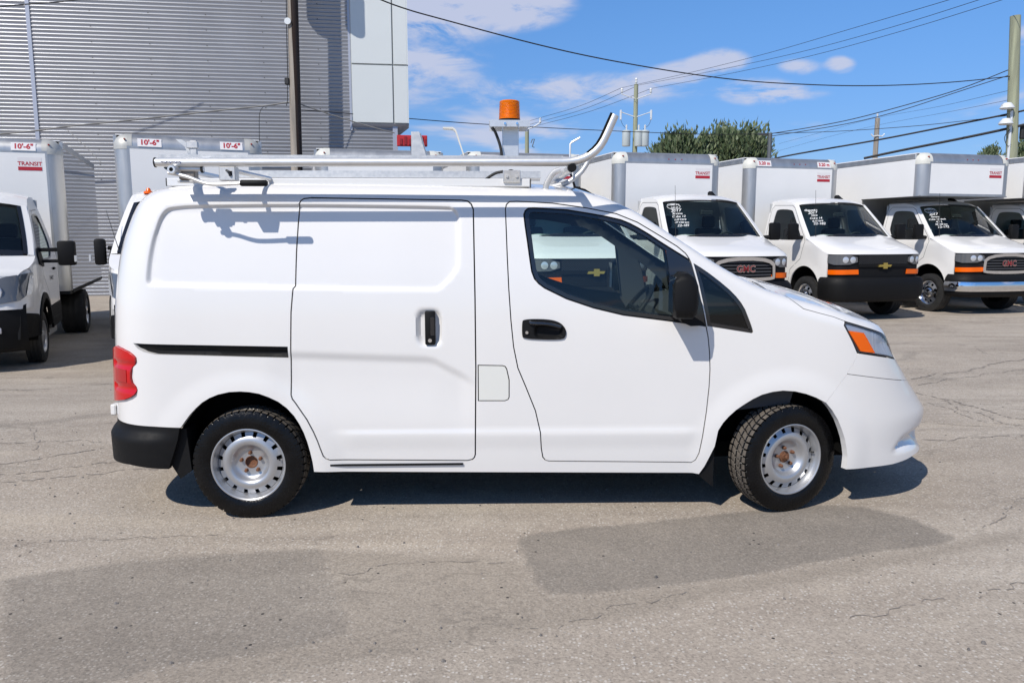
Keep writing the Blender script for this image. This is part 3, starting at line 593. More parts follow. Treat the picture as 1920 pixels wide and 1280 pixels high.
# --- slide rail, lights, bumpers
both('slide_rail', panel(offset_poly(RAIL, .002), lambda a, b, d: P(a, b, .016 + d + .012 * smoothstep(.020, .012, np.abs(b - np.interp(a, [-.5, .25], [.921, .904])))), (), sp=.012, rim=.02), M_BLACKP)
tlR, tlL = both('tail_light', panel(offset_poly(TAIL, .002), lambda a, b, d: P(a, b, d - .012 + .010 * smoothstep(.03, .0, np.abs(np.abs(b - .782) - .062)) * (a > -.75)), (), sp=.012, rim=.025), M_REDL)
both('reflector', panel(offset_poly([(-.72, .825), (-.605, .822), (-.605, .748), (-.72, .745)], .004), lambda a, b, d: P(a, b, d - .0145), (), sp=.02, rim=.006), M_REDD, tlR)
hlR, hlL = both('headlight', panel(offset_poly(HEAD, .003), lambda a, b, d: P(a, b, d - .003), (), sp=.02, rim=0), glass('lamp_cover', (.96, .97, .98), .02, .8))
rib = lambda a, b: .006 * np.sin((a - 3.2) * 170) * (a > 3.42) + .05 * np.exp(-(((a - 3.56) / .085) ** 2 + ((b - .925) / .045) ** 2))
both('lamp_housing', panel(offset_poly(HEAD, .004), lambda a, b, d: P(a, b, d + .006 + rib(a, b) * .35), (), sp=.010, rim=.0), mat('lamp_reflector', (.86, .865, .87), .35, .1, .2), hlR)
both('turn_signal', panel(ORNG, lambda a, b, d: P(a, b, d - .0045 + .0012 * np.sin(b * 420)), (), sp=.008, rim=.014), M_ORANGE, hlR)
both('headlight_bezel', panel(offset_poly(HEAD, .002), lambda a, b, d: P(a, b, d + .002), [offset_poly(HEAD, .011)], sp=.02, rim=.015), M_TRIM, hlR)
fas = [(3.234, .777), (3.302, .880), (3.312, .888), (3.458, .868), (3.61, .848), (3.764, .823), (3.80, .85), (3.86, .90), (4.0, .905), (4.0, .672), (3.968, .675)]
both('front_fascia', panel(offset_poly(fas, .0018), van_lift, (), sp=.018, rim=.012), M_WHITE)
fb = FARC2[::-1] + [(3.175, .705), (3.234, .777), (3.968, .675), (4.0, .672), (AN, .672), (AN, .55), (4.15, .55), (4.15, .36), (AN, .36), (AN, .27), (4.0, .265), (3.777, .262), (3.687, .251), (3.567, .241), (3.374, .239)]
both('front_bumper', panel(offset_poly(fb, .0015), van_lift, (), sp=.017, rim=.035), M_WHITE)
both('grille', panel([(4.0, .672), (AN, .672), (AN, .905), (4.0, .905)], lambda a, b, d: P(a, b, .02 + d), (), sp=.03, rim=.01), M_BLACKP)
both('lower_grille', panel([(4.15, .36), (AN, .36), (AN, .55), (4.15, .55)], lambda a, b, d: P(a, b, .03 + d), (), sp=.03, rim=.01), M_BLACKP)
rb = [(-.338, .512), (-.82, .527), (AT, .527), (AT, .305), (-.90, .300), (-.60, .310), (-.405, .290), (-.352, .45)]
both('rear_bumper', panel(rb, van_lift, (), sp=.018, rim=.03), M_BLACKP)
both('rear_door', panel([(A_C - .004, .535), (A_C - .004, 1.70), (AT, 1.70), (AT, .535)], lambda a, b, d: P(a, b, .002 + d), (), sp=.03, rim=.012), M_WHITE)
both('rear_header', panel([(A_C, 1.704), (AT, 1.704), (AT, float(btop(AT))), (A_C, float(btop(A_C)))], lambda a, b, d: P(a, b, d), (), sp=.02, rim=0), M_WHITE)
# --- top surfaces: roof, windshield, cowl, hood
def top_pts(a0, a1, na, ny=15, drop=0.):
    rows = []
    for a in np.linspace(a0, a1, na):
        E_ = P(a, btop(a)); w = abs(E_[1]); c = w * (.09 - .055 * float(smoothstep(1.7, 2.0, a)) * (1 - float(smoothstep(2.6, 3.0, a))))
        rows.append([(E_[0] + (0 if a < 1.7 or a > 3.0 else .02 * (1 - (y / max(w, 1e-6)) ** 2) * min(1, (a - 1.7) / .3) * min(1, (3.0 - a) / .3)), y, E_[2] + c * (1 - (y / max(w, 1e-6)) ** 2) - drop) for y in np.linspace(-w, w, ny)])
    return rows
obj('roof', G().grid(top_pts(AT, 1.86, 90)), M_WHITE, van)
obj('windshield', G().grid(top_pts(1.865, 2.64, 30)), M_WSH, van)
obj('cowl', G().grid(top_pts(2.64, 2.70, 6, drop=.004)), M_BLACKP, van)
hs = [(2.908, 1.191), (2.938, 1.161), (2.97, 1.133), (3.062, 1.109), (3.143, 1.090), (3.182, 1.077), (3.216, 1.066), (3.234, 1.061), (3.402, 1.024), (3.58, .988), (3.664, .959), (3.745, .893), (3.80, .90), (3.86, .905), (AN, .905)] + bt_line(AN, 2.888, 50)
g = G().grid(top_pts(2.703, AN, 66)); hv, hf = panel(hs, van_lift, (), sp=.018, rim=.010); g.add(hv, hf); g.add(*mirror_y((hv, hf)))
obj('hood', g, M_WHITE, van)
# --- sill strip under the sliding door, mud flaps
both('step_strip', G().box((.44, -.8575, .293), (1.15, -.83, .303)).vf(), M_BLACKP)
for s_, xs in (((-1), [(-.404, .30), (-.345, .50), (-.318, .50), (-.30, .27), (-.362, .225)]), ((-1), [(2.520, .385), (2.518, .148), (2.436, .215), (2.440, .30), (2.49, .36)])):
    g = G().prism(xs, -.835, -.70, 'y'); both('mud_flap', fix_normals(g), M_BLACKP, sharp=30)
both('door_bracket', G().box((-.793, -.66, .535), (-.765, -.60, .595), .006).vf(), M_WHITE)
# --- inner lining, wheel housings, floor
lin = [(.42, .30), (2.44, .28), (2.47, .62), (2.70, .80), (3.10, .84), (3.10, 1.02), (2.93, 1.10)] + bt_line(2.83, -.8, 40, .03) + [(-.8, .58), (-.50, .58), (-.40, .80), (.30, .80), (.40, .60)]
lgl = [offset_poly(GL, .004), offset_poly(QGL, .004)]
both('inner_lining', panel(lin, lambda a, b, d: P(a, b, .045 + d), lgl, sp=.05, rim=.02, hsp=.03), M_TRIM, sharp=60)
g = G().box((.45, -.78, .34), (2.42, .78, .37)); obj('floor_pan', g, M_DARK, van)
obj('bulkhead', fix_normals(G().prism([(-.79, .37), (.79, .37), (.80, 1.1), (.66, 1.74), (-.66, 1.74), (-.80, 1.1)], 1.16, 1.19, 'x')), M_TRIM, van)
hl = [[(q[0], q[1] * .97, q[2] - .035) for q in r] for r in top_pts(1.10, 1.86, 14)]
obj('headliner', G().grid(hl), M_HEADL, van)
for cx, rad in ((2.88, .395), (0.01, .412)):
    pr = []; 
    for y in (-.80, -.42):
        pr.append([(cx + rad * math.cos(t), y, .30 + rad * math.sin(t)) for t in np.linspace(.0, math.pi, 28)])
    g = G().grid(pr); g.add([(cx + rad * math.cos(t), -.42, .30 + rad * math.sin(t)) for t in np.linspace(.0, math.pi, 28)], [tuple(range(28))])
    both('wheel_housing', g.vf(), M_DARK)
obj('underbody', G().box((-.60, -.56, .24), (3.5, .56, .33)), M_DARK, van)
both('sill_underside', G().box((.36, -.83, .245), (2.50, -.60, .30)).vf(), M_DARK)
# --- cabin
db = [(2.42, 1.03), (2.50, 1.10), (2.72, 1.13), (2.95, 1.12), (3.05, 1.0), (2.95, .6), (2.55, .55), (2.40, .75)]
obj('dashboard', fix_normals(G().prism(db, -.77, .77, 'y')), M_TRIM, van)
sw = G(); c = Vector((2.30, .38, 1.02)); ax_ = Vector((-.80, 0, .60)).normalized(); u = Vector((0, 1, 0)); w_ = ax_.cross(u)
sw.tube([c + (u * math.cos(t) + w_ * math.sin(t)) * .185 for t in np.linspace(0, 2 * math.pi, 33)], .016, 8, False)
sw.tube([c - u * .18, c + u * .18], .018, 6); sw.tube([c, c - w_ * .18 if (c - w_ * .18).z < c.z else c + w_ * .18], .016, 6); sw.tube([c, c - ax_ * .25], .03, 8)
obj('steering_wheel', sw, M_BLACKP, van)
for y in (-.40, .40):
    s_ = thing('front_seat'); s_.parent = van
    obj('seat_cushion', G().box((1.42, y - .25, .62), (1.95, y + .25, .80), .05, 3), M_SEAT, s_)
    g = G().box((1.36, y - .24, .72), (1.50, y + .24, 1.30), .05, 3).xf(Matrix.Translation((1.42, 0, .72)) @ Matrix.Rotation(R(-12), 4, 'Y') @ Matrix.Translation((-1.42, 0, -.72)))
    obj('seat_back', g, M_SEAT, s_)
    obj('headrest', G().box((1.24, y - .13, 1.33), (1.33, y + .13, 1.50), .035, 3), M_SEAT, s_)
# --- handles
h = obj('door_handle', G().box((.958, -.879, .948), (1.012, -.842, 1.126), .008, 2), M_BLACKP, van)
obj('handle_grip', G().box((.985, -.884, .995), (1.010, -.8785, 1.098), .004, 1), M_GLOSSB, h)
obj('key_lock', G().lathe([(.0001, -.882), (.010, -.882), (.012, -.878), (.012, -.87)], 16, 'y', (.984, 0, .972)), M_CHROME, h)
h = obj('door_handle', panel(hp, lambda a, b, d: P(a, b, d - .008 + .024 * smoothstep(1.0, .72, (((a - 1.605) / .078) ** 4 + ((b - 1.015) / .036) ** 4) ** .25)), (), sp=.007, rim=.012), M_BLACKP, van)
obj('pull_lever', G().tube(catmull([(1.505, -.872, 1.066), (1.52, -.885, 1.062), (1.60, -.889, 1.058), (1.67, -.880, 1.040)], 5), .010, 8, flat=.8), M_GLOSSB, h)
obj('key_lock', G().lathe([(.0001, -.8835), (.008, -.8835), (.010, -.880), (.010, -.86)], 16, 'y', (1.491, 0, 1.012)), M_CHROME, h)
obj('door_handle', mirror_y(panel(hp, lambda a, b, d: P(a, b, d - .008), (), sp=.02, rim=.012)), M_BLACKP, van)
# --- mirrors
def mirror_head():
    g = G(); rows = []
    # section outline in x-z at stations from the inner to the outer end
    base = [(-.045, -.118), (-.060, -.09), (-.062, .05), (-.055, .095), (-.030, .118), (.010, .118), (.045, .095), (.065, .05), (.070, -.03), (.062, -.095), (.040, -.120)]
    for y, sc, dx in ((-.885, .55, .012), (-.905, .88, .006), (-.94, 1.0, 0), (-1.02, 1.0, -.006), (-1.065, .92, -.012), (-1.085, .70, -.015)):
        rows.append([(2.292 + dx + p[0] * (sc if p[0] > 0 else 1) * 1.0, y, 1.215 + p[1] * sc) for p in base])
    for r in rows: r.append(r[0])
    g.grid(rows); n = len(base)
    g.add([q for q in rows[0][:-1]], [tuple(range(n))]); g.add([q for q in rows[-1][:-1]], [tuple(range(n))[::-1]])
    return fix_normals(g)
mR, mL = both('door_mirror', mirror_head(), M_BLACKP, sharp=50)
both('mirror_glass', G().box((2.226, -1.055, 1.125), (2.229, -.915, 1.31)).vf(), M_CHROME, mR)
arm = [(2.27, 1.105), (2.345, 1.105), (2.40, 1.072), (2.41, 1.055), (2.335, 1.052), (2.29, 1.072)]
both('mirror_foot', fix_normals(G().prism(arm, -.96, -.845, 'y')), M_BLACKP, mR)
# --- wheels
TN = 384
def tyre_mesh(Rt=.300, wd=.0925, rim=.192):
    prof = [(rim - .004, -wd * .80), (rim + .006, -wd * .90), (rim + .022, -wd * .97), (rim + .045, -wd), (rim + .066, -wd * .985), (Rt - .026, -wd * .94), (Rt - .0155, -wd * .90), (Rt - .012, -wd * .885)]
    tr = []
    for k, y in enumerate(np.linspace(-.86, .86, 29)): tr.append((Rt - .010 * abs(y) ** 4, y * wd))
    full = prof + tr + [(r, -y) for r, y in prof[::-1]]
    v = []; f = []; fm = []; grv = []
    for i, (r, y) in enumerate(full):
        for k in range(TN):
            rr = r; u = y / wd; gv = False
            if len(prof) <= i < len(prof) + len(tr):
                ph = k % 8
                if abs(abs(u) - .50) < .035 or abs(u) < .035: rr -= .009; gv = True
                elif abs(u) > .53 and (ph == 0): rr -= .010; gv = True
                elif abs(u) < .47 and (k + int(u * 10)) % 8 == 4: rr -= .008; gv = True
            elif i == len(prof) - 1 or i == len(full) - len(prof):
                if k % 8 == 0: rr -= .004
            t = 2 * math.pi * k / TN; v.append((rr * math.cos(t), y, rr * math.sin(t))); grv.append(gv)
    for i in range(len(full) - 1):
        for k in range(TN):
            f.append((i * TN + k, i * TN + (k + 1) % TN, (i + 1) * TN + (k + 1) % TN, (i + 1) * TN + k)); fm.append(1 if len(prof) + 1 <= i < len(prof) + len(tr) - 2 and sum(grv[q] for q in f[-1]) < 2 else 0)  # groove faces take the black rubber: recess shade put into the colour
    me = make_mesh('tyre', v, f, [M_TYRE, M_TREAD], 30); me.polygons.foreach_set('material_index', fm); return me
def rim_mesh():
    g = G(); N_ = 192
    g.lathe([(.186, -.030), (.196, -.076), (.200, -.080), (.1985, -.084), (.194, -.085), (.189, -.081), (.186, -.072), (.1815, -.060), (.175, -.050), (.172, -.030), (.170, -.005)], N_, 'y')
    prof = [(.1715, -.040), (.1600, -.0445), (.1580, -.0455), (.1465, -.0525), (.140, -.056), (.128, -.0595), (.115, -.0595), (.105, -.056), (.097, -.047), (.090, -.034), (.080, -.026), (.070, -.0235), (.0335, -.0235), (.032, -.012)]
    def skip(i, k):
        d = k % 12
        if i == 1 or i == 0: return d in (4, 5, 6, 7)
        if i == 2: return d in (4, 5, 6, 7)
        return False
    g.lathe(prof, N_, 'y', skip=skip)
    return make_mesh('rim', *g.vf(), M_STEEL, 32)
ME_TYRE, ME_RIM = tyre_mesh(), rim_mesh()
ME_BARREL = make_mesh('barrel', *G().lathe([(.170, -.02), (.168, .06), (.06, .062), (.0001, .062)], 64, 'y').vf(), M_DARK)
lug = G().lathe([(.0001, -.0445), (.0065, -.0445), (.0092, -.041), (.0098, -.030), (.0115, -.0235)], 6, 'y')
ME_LUG = make_mesh('lug_nut', *lug.vf(), M_RUST, 40)
ME_HUB = make_mesh('hub', *G().lathe([(.0001, -.006), (.022, -.006), (.030, -.010), (.0335, -.016), (.0345, -.0245), (.032, -.026), (.031, -.018)], 32, 'y').vf(), M_RUST)
ME_HUBF = make_mesh('hub', *G().lathe([(.0001, -.054), (.010, -.054), (.0115, -.05), (.0115, -.040), (.018, -.040), (.019, -.028), (.030, -.026), (.0335, -.0245), (.034, -.010)], 24, 'y').vf(), M_RUST)
ME_SPOT = make_mesh('valve_stem', *G().tube([(.158, -.05, .02), (.163, -.068, .022)], .005, 8).vf(), M_RUB)
def wheel(x, y, steer, near, front):
    w = thing('wheel', (x, y, .298), 0); w.parent = van; w.rotation_euler = (0, 0, steer + (0 if near else math.pi))
    link('tyre', ME_TYRE, w); link('rim', ME_RIM, w); link('brake_drum', ME_BARREL, w); link('hub', ME_HUBF if front else ME_HUB, w); link('valve_stem', ME_SPOT, w)
    for k in range(5):
        t = R(90 + 72 * k + (8 if front else 4)); link('lug_nut', ME_LUG, w, (.0535 * math.cos(t), 0, .0535 * math.sin(t)))
    return w
for yy, nr in ((-.752, True), (.752, False)):
    wheel(0.0, yy, 0, nr, False); wheel(2.925, yy, R(17), nr, True)

# ------------------------------------------------------------------ ladder rack (part of the van); its drop-down side overhangs the body
TB = [(1.66, 1.878), (1.70, 1.880), (1.735, 1.886), (1.769, 1.897), (1.800, 1.913), (1.826, 1.934), (1.848, 1.958), (1.866, 1.988), (1.882, 2.022), (1.895, 2.052), (1.919, 2.106)]
rack = obj('ladder_rack', G().tube([(-.335, -.97, 1.870), (.6, -.97, 1.874)] + [(x, -.97, z) for x, z in TB], .0215, 16), M_ALU, van)
RK = lambda n, g, m=M_ALU, sharp=35: obj(n, g, m, rack, sharp)
RK('far_tube', G().tube([(-.48, .62, 1.915), (1.66, .62, 1.915)], .0215, 14))
RK('tube_plug', G().tube([(-.340, -.97, 1.870), (-.334, -.97, 1.870)], .0245, 14), M_RUB)
RK('tube_slot', G().tube([(x - .0165, -.9805, z + .0085) for x, z in TB[4:]], .008, 6), M_DARK)
RK('angle_bar', G().box((-.345, -.913, 1.872), (1.67, -.910, 1.914)).box((-.345, -.910, 1.872), (1.67, -.865, 1.876)), M_ALUD)
RK('angle_bar', G().box((-.48, .557, 1.905), (1.66, .560, 1.955)).box((-.48, .515, 1.905), (1.66, .557, 1.909)), M_ALUD)
M_WALU = mat('white_alu', (.70, .71, .72), .4, .1, .3)
for y in (-.635, .635):      # extrusions screwed to the roof
    RK('roof_rail', G().box((-.415, y - .022, 1.775), (1.52, y + .022, 1.818), .005, 1), M_WALU)
    RK('rail_end', G().box((1.5205, y - .023, 1.774), (1.5235, y + .023, 1.819)), M_RUB)
    RK('rail_end', G().box((-.4185, y - .021, 1.776), (-.4155, y + .021, 1.817)), M_RUB)
for x, y0 in ((-.285, -.945), (1.415, -.655), (1.71, -.945)):
    RK('cross_bar', G().box((x - .021, y0, 1.838), (x + .021, .655, 1.864), .006, 2))
    RK('bar_cap', G().tube([(x, y0 - .004, 1.851), (x, y0, 1.851)], .0165, 14, flat=1.35), M_GLOSSB)
for y in (-.64, .64):
    RK('clamp_bracket', G().box((1.372, y - .032, 1.797), (1.466, y + .03, 1.862), .004, 1), M_ALUD)
for dx in (-.026, .026):
    RK('bracket_bolt', G().lathe([(.0001, -.679), (.008, -.679), (.009, -.671)], 8, 'y', (1.419 + dx, 0, 1.83)), M_ALU)
RK('latch_box', G().box((-.028, -.985, 1.782), (.052, -.925, 1.850), .004, 1), M_ALUD)
RK('box_latch', G().tube([(.010, -.988, 1.832), (.024, -.998, 1.825), (.028, -.988, 1.806)], .006, 6), M_TRIM)
RK('box_slot', G().box((.020, -.9875, 1.806), (.036, -.984, 1.828)), M_DARK)
M_BRM = mat('brown_grey_metal', (.30, .26, .22), .55, .7, var=.3, vscale=30)
RK('hinge_block', G().box((-.235, -.955, 1.788), (-.155, -.90, 1.842), .006, 1), M_BRM)
RK('hinge_foot', G().box((-.245, -.950, 1.775), (-.165, -.905, 1.787), .003, 1), M_ALUD)
RK('crank_pivot', G().lathe([(.010, -1.035), (.018, -1.035), (.021, -1.03), (.021, -.96)], 18, 'y', (-.238, 0, 1.832)), M_ALU)
RK('crank_hole', G().lathe([(.0001, -1.033), (.0101, -1.033)], 14, 'y', (-.238, 0, 1.832)), M_DARK)
RK('torque_tube', G().tube([(-.25, -.955, 1.842), (-.11, -.955, 1.840)], .013, 12), M_ALU)
RK('torque_collar', G().tube([(-.122, -.955, 1.840), (-.112, -.955, 1.840)], .019, 14), M_RUB)
RK('crank_rod', G().tube(catmull([(-.262, -1.01, 1.818), (-.225, -1.01, 1.811), (-.17, -1.01, 1.798), (-.10, -1.01, 1.772), (-.04, -1.01, 1.763), (.10, -1.01, 1.769)], 6), .0095, 10))
RK('crank_grip', G().tube([(.082, -1.01, 1.769), (.088, -1.01, 1.769), (.205, -1.01, 1.769), (.213, -1.01, 1.769)], [.012, .0155, .0155, .011], 14), M_BLACKP)
RK('drop_link', G().tube([(.03, -.925, 1.835), (.13, -.66, 1.815)], .012, 8))
RK('ladder_stop', G().box((-.195, -.90, 1.872), (-.158, -.886, 1.985), .004), M_ALUD)
RK('stop_clip', G().box((-.208, -.906, 1.945), (-.152, -.884, 1.978), .003), M_ALUD)
RK('stop_hook', G().prism([(-.268, 1.992), (-.236, 1.990), (-.200, 1.962), (-.178, 1.880), (-.196, 1.880), (-.225, 1.955)], -.88, -.872, 'y'), M_ALUD)
RK('stop_bracket', G().prism([(.86, 1.905), (.907, 1.905), (.957, 1.912), (.905, 2.095), (.86, 2.095)], -.40, -.392, 'y'), M_ALUD)
RK('stop_gusset', G().prism([(.905, 2.09), (.911, 2.09), (.957, 1.925), (.957, 1.912), (.905, 1.912)], -.391, -.33, 'y'), M_ALUD)
RK('ladder_hook', G().prism([(1.045, 2.105), (1.10, 2.105), (1.108, 2.10), (1.118, 2.09), (1.18, 1.90), (1.173, 1.90), (1.112, 2.082), (1.10, 2.095), (1.045, 2.099)], -.52, -.45, 'y'), mat('cream_paint', (.66, .64, .57), .5))
RK('wire_hook', G().tube([(1.755, -.45, 1.86), (1.755, -.45, 2.025), (1.765, -.45, 2.035), (1.81, -.45, 2.06)], .0055, 8))
RK('bent_tube', G().tube([(.30, -.40, 1.80), (1.60, -.40, 1.790)] + catmull([(1.66, -.40, 1.792), (1.74, -.40, 1.812), (1.81, -.40, 1.86), (1.85, -.40, 1.91), (1.885, -.40, 1.98)], 5), .0145, 12), M_ALUD)
RK('strap_arm', G().tube(catmull([(1.60, -.66, 1.760), (1.612, -.66, 1.80), (1.645, -.66, 1.85), (1.68, -.66, 1.865)], 4), .016, 8, flat=.6), M_ALUD)
RK('end_cap', G().lathe([(.0001, -.992), (.018, -.992), (.021, -.987), (.021, -.945)], 14, 'y', (1.71, 0, 1.850)), M_BLACKP)
RK('rivet_block', G().box((-.128, -.918, 1.882), (-.090, -.909, 1.902), .002), M_WALU)
RK('rack_sticker', G().tube([(-.300 + .0045 * k, -.9945 + .0004 * (k % 2), 1.870 + .005 * math.sin(k * 2.3) + .003 * math.sin(k * 1.1)) for k in range(22)], .0016, 5), mat('blue_print', (.03, .05, .16), .5))
# beacon on its post
bc = obj('beacon', G().box((1.372, -.53, 1.905), (1.462, -.46, 2.128), .003), M_ALU, van)
obj('beacon_plate', G().box((1.30, -.60, 2.128), (1.522, -.40, 2.133)).box((1.302, -.602, 2.098), (1.520, -.598, 2.130)).box((1.302, -.402, 2.098), (1.520, -.398, 2.130)), M_ALU, bc)
for x in (1.385, 1.45): obj('plate_bolt', G().lathe([(.0001, -.609), (.007, -.609), (.008, -.602)], 8, 'y', (x, 0, 2.114)), M_CHROME, bc)
obj('beacon_base', G().lathe([(.0001, 2.133), (.061, 2.133), (.061, 2.146), (.058, 2.150)], 28, 'z', (1.412, -.50, 0)), M_BLACKP, bc)
lens = [(.0595, 2.150)]
for k in range(12): lens += [(.0595 - .0003 * k, 2.152 + .0072 * k), (.0566 - .0003 * k, 2.1556 + .0072 * k)]
lens += [(.0555, 2.241), (.053, 2.246), (.048, 2.249), (.0001, 2.251)]
obj('beacon_reflector', G().lathe([(.0001, 2.222), (.022, 2.222), (.030, 2.19), (.040, 2.160), (.045, 2.151)], 20, 'z', (1.412, -.50, 0)), M_AMBERD, bc)
obj('beacon_lens', G().lathe(lens, 36, 'z', (1.412, -.50, 0)), M_AMBER, bc, 24)
RK('power_cable', G().tube(catmull([(1.315, -.55, 2.10), (1.335, -.55, 2.07), (1.36, -.55, 2.0), (1.368, -.55, 1.94), (1.362, -.55, 1.90)], 5), .008, 8), M_RUB)
RK('power_lead', G().tube(catmull([(1.375, -.58, 1.862), (1.33, -.57, 1.852), (1.28, -.56, 1.82), (1.262, -.55, 1.795)], 5), .008, 8), M_RUB)
ant = obj('antenna', G().tube([(1.805, -.30, 1.785), (1.765, -.30, 1.905), (1.755, -.30, 1.935)], [.007, .006, .003], 8).tube([(1.80, -.30, 1.79), (1.86, -.30, 1.775), (1.92, -.30, 1.745)], [.012, .01, .004], 8), M_BLACKP, van)
# ================================================================== BOX TRUCKS IN A ROW
MC = {}
ZM = [None]      # height re-proportioning of the cab being built
def zmap(vf):
    v, f = vf
    if ZM[0] is None: return v, f
    return [(q[0], q[1], float(np.interp(q[2], *ZM[0]))) for q in v], f
def part(key, name, build, m, parent, sharp=35, mir=False):
    """mesh data is shared between alike parts of different trucks"""
    if key not in MC:
        vf = build(); vf = zmap(vf.vf() if isinstance(vf, G) else vf)
        MC[key] = make_mesh(name, *vf, m, sharp)
        if mir: MC[key + '_m'] = make_mesh(name, *mirror_y(vf), m, sharp)
    o = link(name, MC[key], parent)
    if mir:
        return o, link(name, MC[key + '_m'], parent)
    return o
def tpart(key, name, body, size, m, parent, bold, M_, **k):
    if key not in MC:
        if ZM[0] is not None: M_ = M_.copy(); M_.translation.z = float(np.interp(M_.translation.z, *ZM[0]))
        MC[key] = text_mesh(name, body, size, m, False, bold, M_, **k)
    return link(name, MC[key], parent)
M_TW = mat('truck_white', (.755, .742, .72), .35, 0, .7)
M_BOXW = mat('box_panel_white', (.79, .785, .77), .42, 0, .3, var=.03, vscale=1.2)
M_BALU = mat('box_trim_aluminium', (.52, .52, .515), .44, .85, var=.12, vscale=5, stretch=(1, 1, .2))
M_POLI = mat('polished_box_side', (.80, .81, .82), .055, 1., bump=.35, bscale=.9)
M_CAP = mat('cream_corner_cap', (.60, .595, .54), .5)
M_CAPG = mat('grey_corner_cap', (.48, .475, .44), .5, .3)
M_MARK = mat('red_print', (.42, .015, .03), .5)
M_PLATE = mat('white_plate', (.72, .70, .70), .5)
M_MLAMP = mat('marker_lamp', (.30, .03, .02), .3, 0, .5)
M_TGLASS = glass('truck_glass', (.74, .88, .83), 0, 1.0)
M_TDG = glass('truck_door_glass', (.45, .55, .52), 0, 1.0)
M_CHALK = mat('window_chalk', (.78, .78, .76), .8)
M_GOLD = mat('gold_emblem', (.62, .47, .13), .22, .9)
M_CABIN = mat('cabin_grey', (.45, .46, .46), .8)
M_CABD = mat('cabin_dark', (.022, .023, .025), .8)
M_FTYRE = mat('truck_tyre', (.018, .018, .018), .6, var=.3, vscale=20)
M_HLB = mat('headlight_smoked', (.10, .105, .112), .08, 0, 1.0)
M_FRAME = mat('chassis_black', (.012, .012, .012), .7)

def truck_wheel(key, rad, wd, parent, x, y, style):
    z_, ZM[0] = ZM[0], None
    w = thing('wheel', (x, y, rad)); w.parent = parent; w.rotation_euler = (0, 0, 0 if y < 0 else math.pi)
    def ty():
        g = G(); p = [(rad * .60, -wd * .42), (rad * .66, -wd * .49), (rad * .82, -wd * .5), (rad * .94, -wd * .45)]
        for k, u in enumerate(np.linspace(-.43, .43, 13)): p.append((rad - (.008 if k in (3, 6, 9) else 0) - .02 * abs(u) ** 3, u * wd))
        p += [(rad * .94, wd * .45), (rad * .82, wd * .5), (rad * .6, wd * .42)]
        return g.lathe(p, 56, 'y')
    part(key + 'tyre', 'tyre', ty, M_FTYRE, w)
    def rm():
        g = G(); n = 64
        g.lathe([(rad * .50, .02), (rad * .585, -wd * .40), (rad * .625, -wd * .45), (rad * .60, -wd * .46), (rad * .56, -wd * .40), (rad * .54, -wd * .28)], n, 'y')
        sk = (lambda i, k: (i == 1 and (k % 8) in (2, 3, 4))) if style == 'holes' else (lambda i, k: (i in (1, 2) and (k % 6) in (2, 3)))
        g.lathe([(rad * .54, -wd * .28), (rad * .50, -wd * .30), (rad * .39, -wd * .36), (rad * .33, -wd * .40), (rad * .24, -wd * .38), (rad * .18, -wd * .46), (rad * .0005, -wd * .48)], n, 'y', skip=sk)
        return g
    part(key + 'rim', 'rim', rm, M_CHROME if style == 'holes' else M_STEEL, w)
    part(key + 'drum', 'brake_drum', lambda: G().lathe([(rad * .5, 0), (.001, 0)], 32, 'y'), M_DARK, w)
    ZM[0] = z_
    return w

# ------------------------------------------------------------------ full-size van cab (two grille styles)
def ex_w(x, z):
    w = 1.0 - .215 * np.clip((z - 1.28) / .85, 0, 1.2) ** 1.25 - .05 * np.clip((.75 - z) / .4, 0, 1) ** 2
    w = w - .04 * np.clip((x - .30) / .30, 0, 1.6) ** 2
    return w + .012 * np.exp(-((np.hypot(x, z - .39) - .50) / .05) ** 2)
def ex_lift(u, v, d): return np.stack([u, -(ex_w(u, v) - d), v], -1)
def ex_path(u, off=0.):
    """plan of the nose: u runs from the centre round the corner to the fender (|u| = 1.14)"""
    u = np.asarray(u, float); s_ = np.sign(u); a = np.abs(u); t = np.clip((a - .70) / .44, 0, 1.0) * math.pi / 2
    y = np.where(a < .70, a, .70 + .26 * np.sin(t)); x = np.where(a < .70, .955 - .075 * (a / .70) ** 2.2, .88 - .28 * (1 - np.cos(t)))
    return x + off * np.cos(t), s_ * (y + off * np.where(a < .70, 0, np.sin(t)))
def ex_f(y, z): return .955 - .075 * (np.abs(y) / .70) ** 2.2
def ex_front(u, v, d):
    x, y = ex_path(u, -d if np.isscalar(d) else -d); return np.stack([x, y, v + 0 * x], -1)
EX_ARCH = [(.48 * math.cos(t), .40 + .48 * math.sin(t)) for t in np.linspace(2.95, .12, 20)]
EX_SIDE = [(-1.46, .52), (-.50, .50)] + EX_ARCH + [(.52, .46), (.60, .50), (.60, 1.095), (.45, 1.185), (.15, 1.345), (-.02, 1.43), (-.30, 1.68), (-.55, 1.91), (-.66, 2.00), (-.78, 2.055), (-1.0, 2.085), (-1.46, 2.09)]
EX_WIN = roundpoly([(-1.24, 1.40), (-.17, 1.385), (-.20, 1.46), (-.62, 1.87), (-.72, 1.925), (-1.15, 1.945), (-1.26, 1.90)], 2)
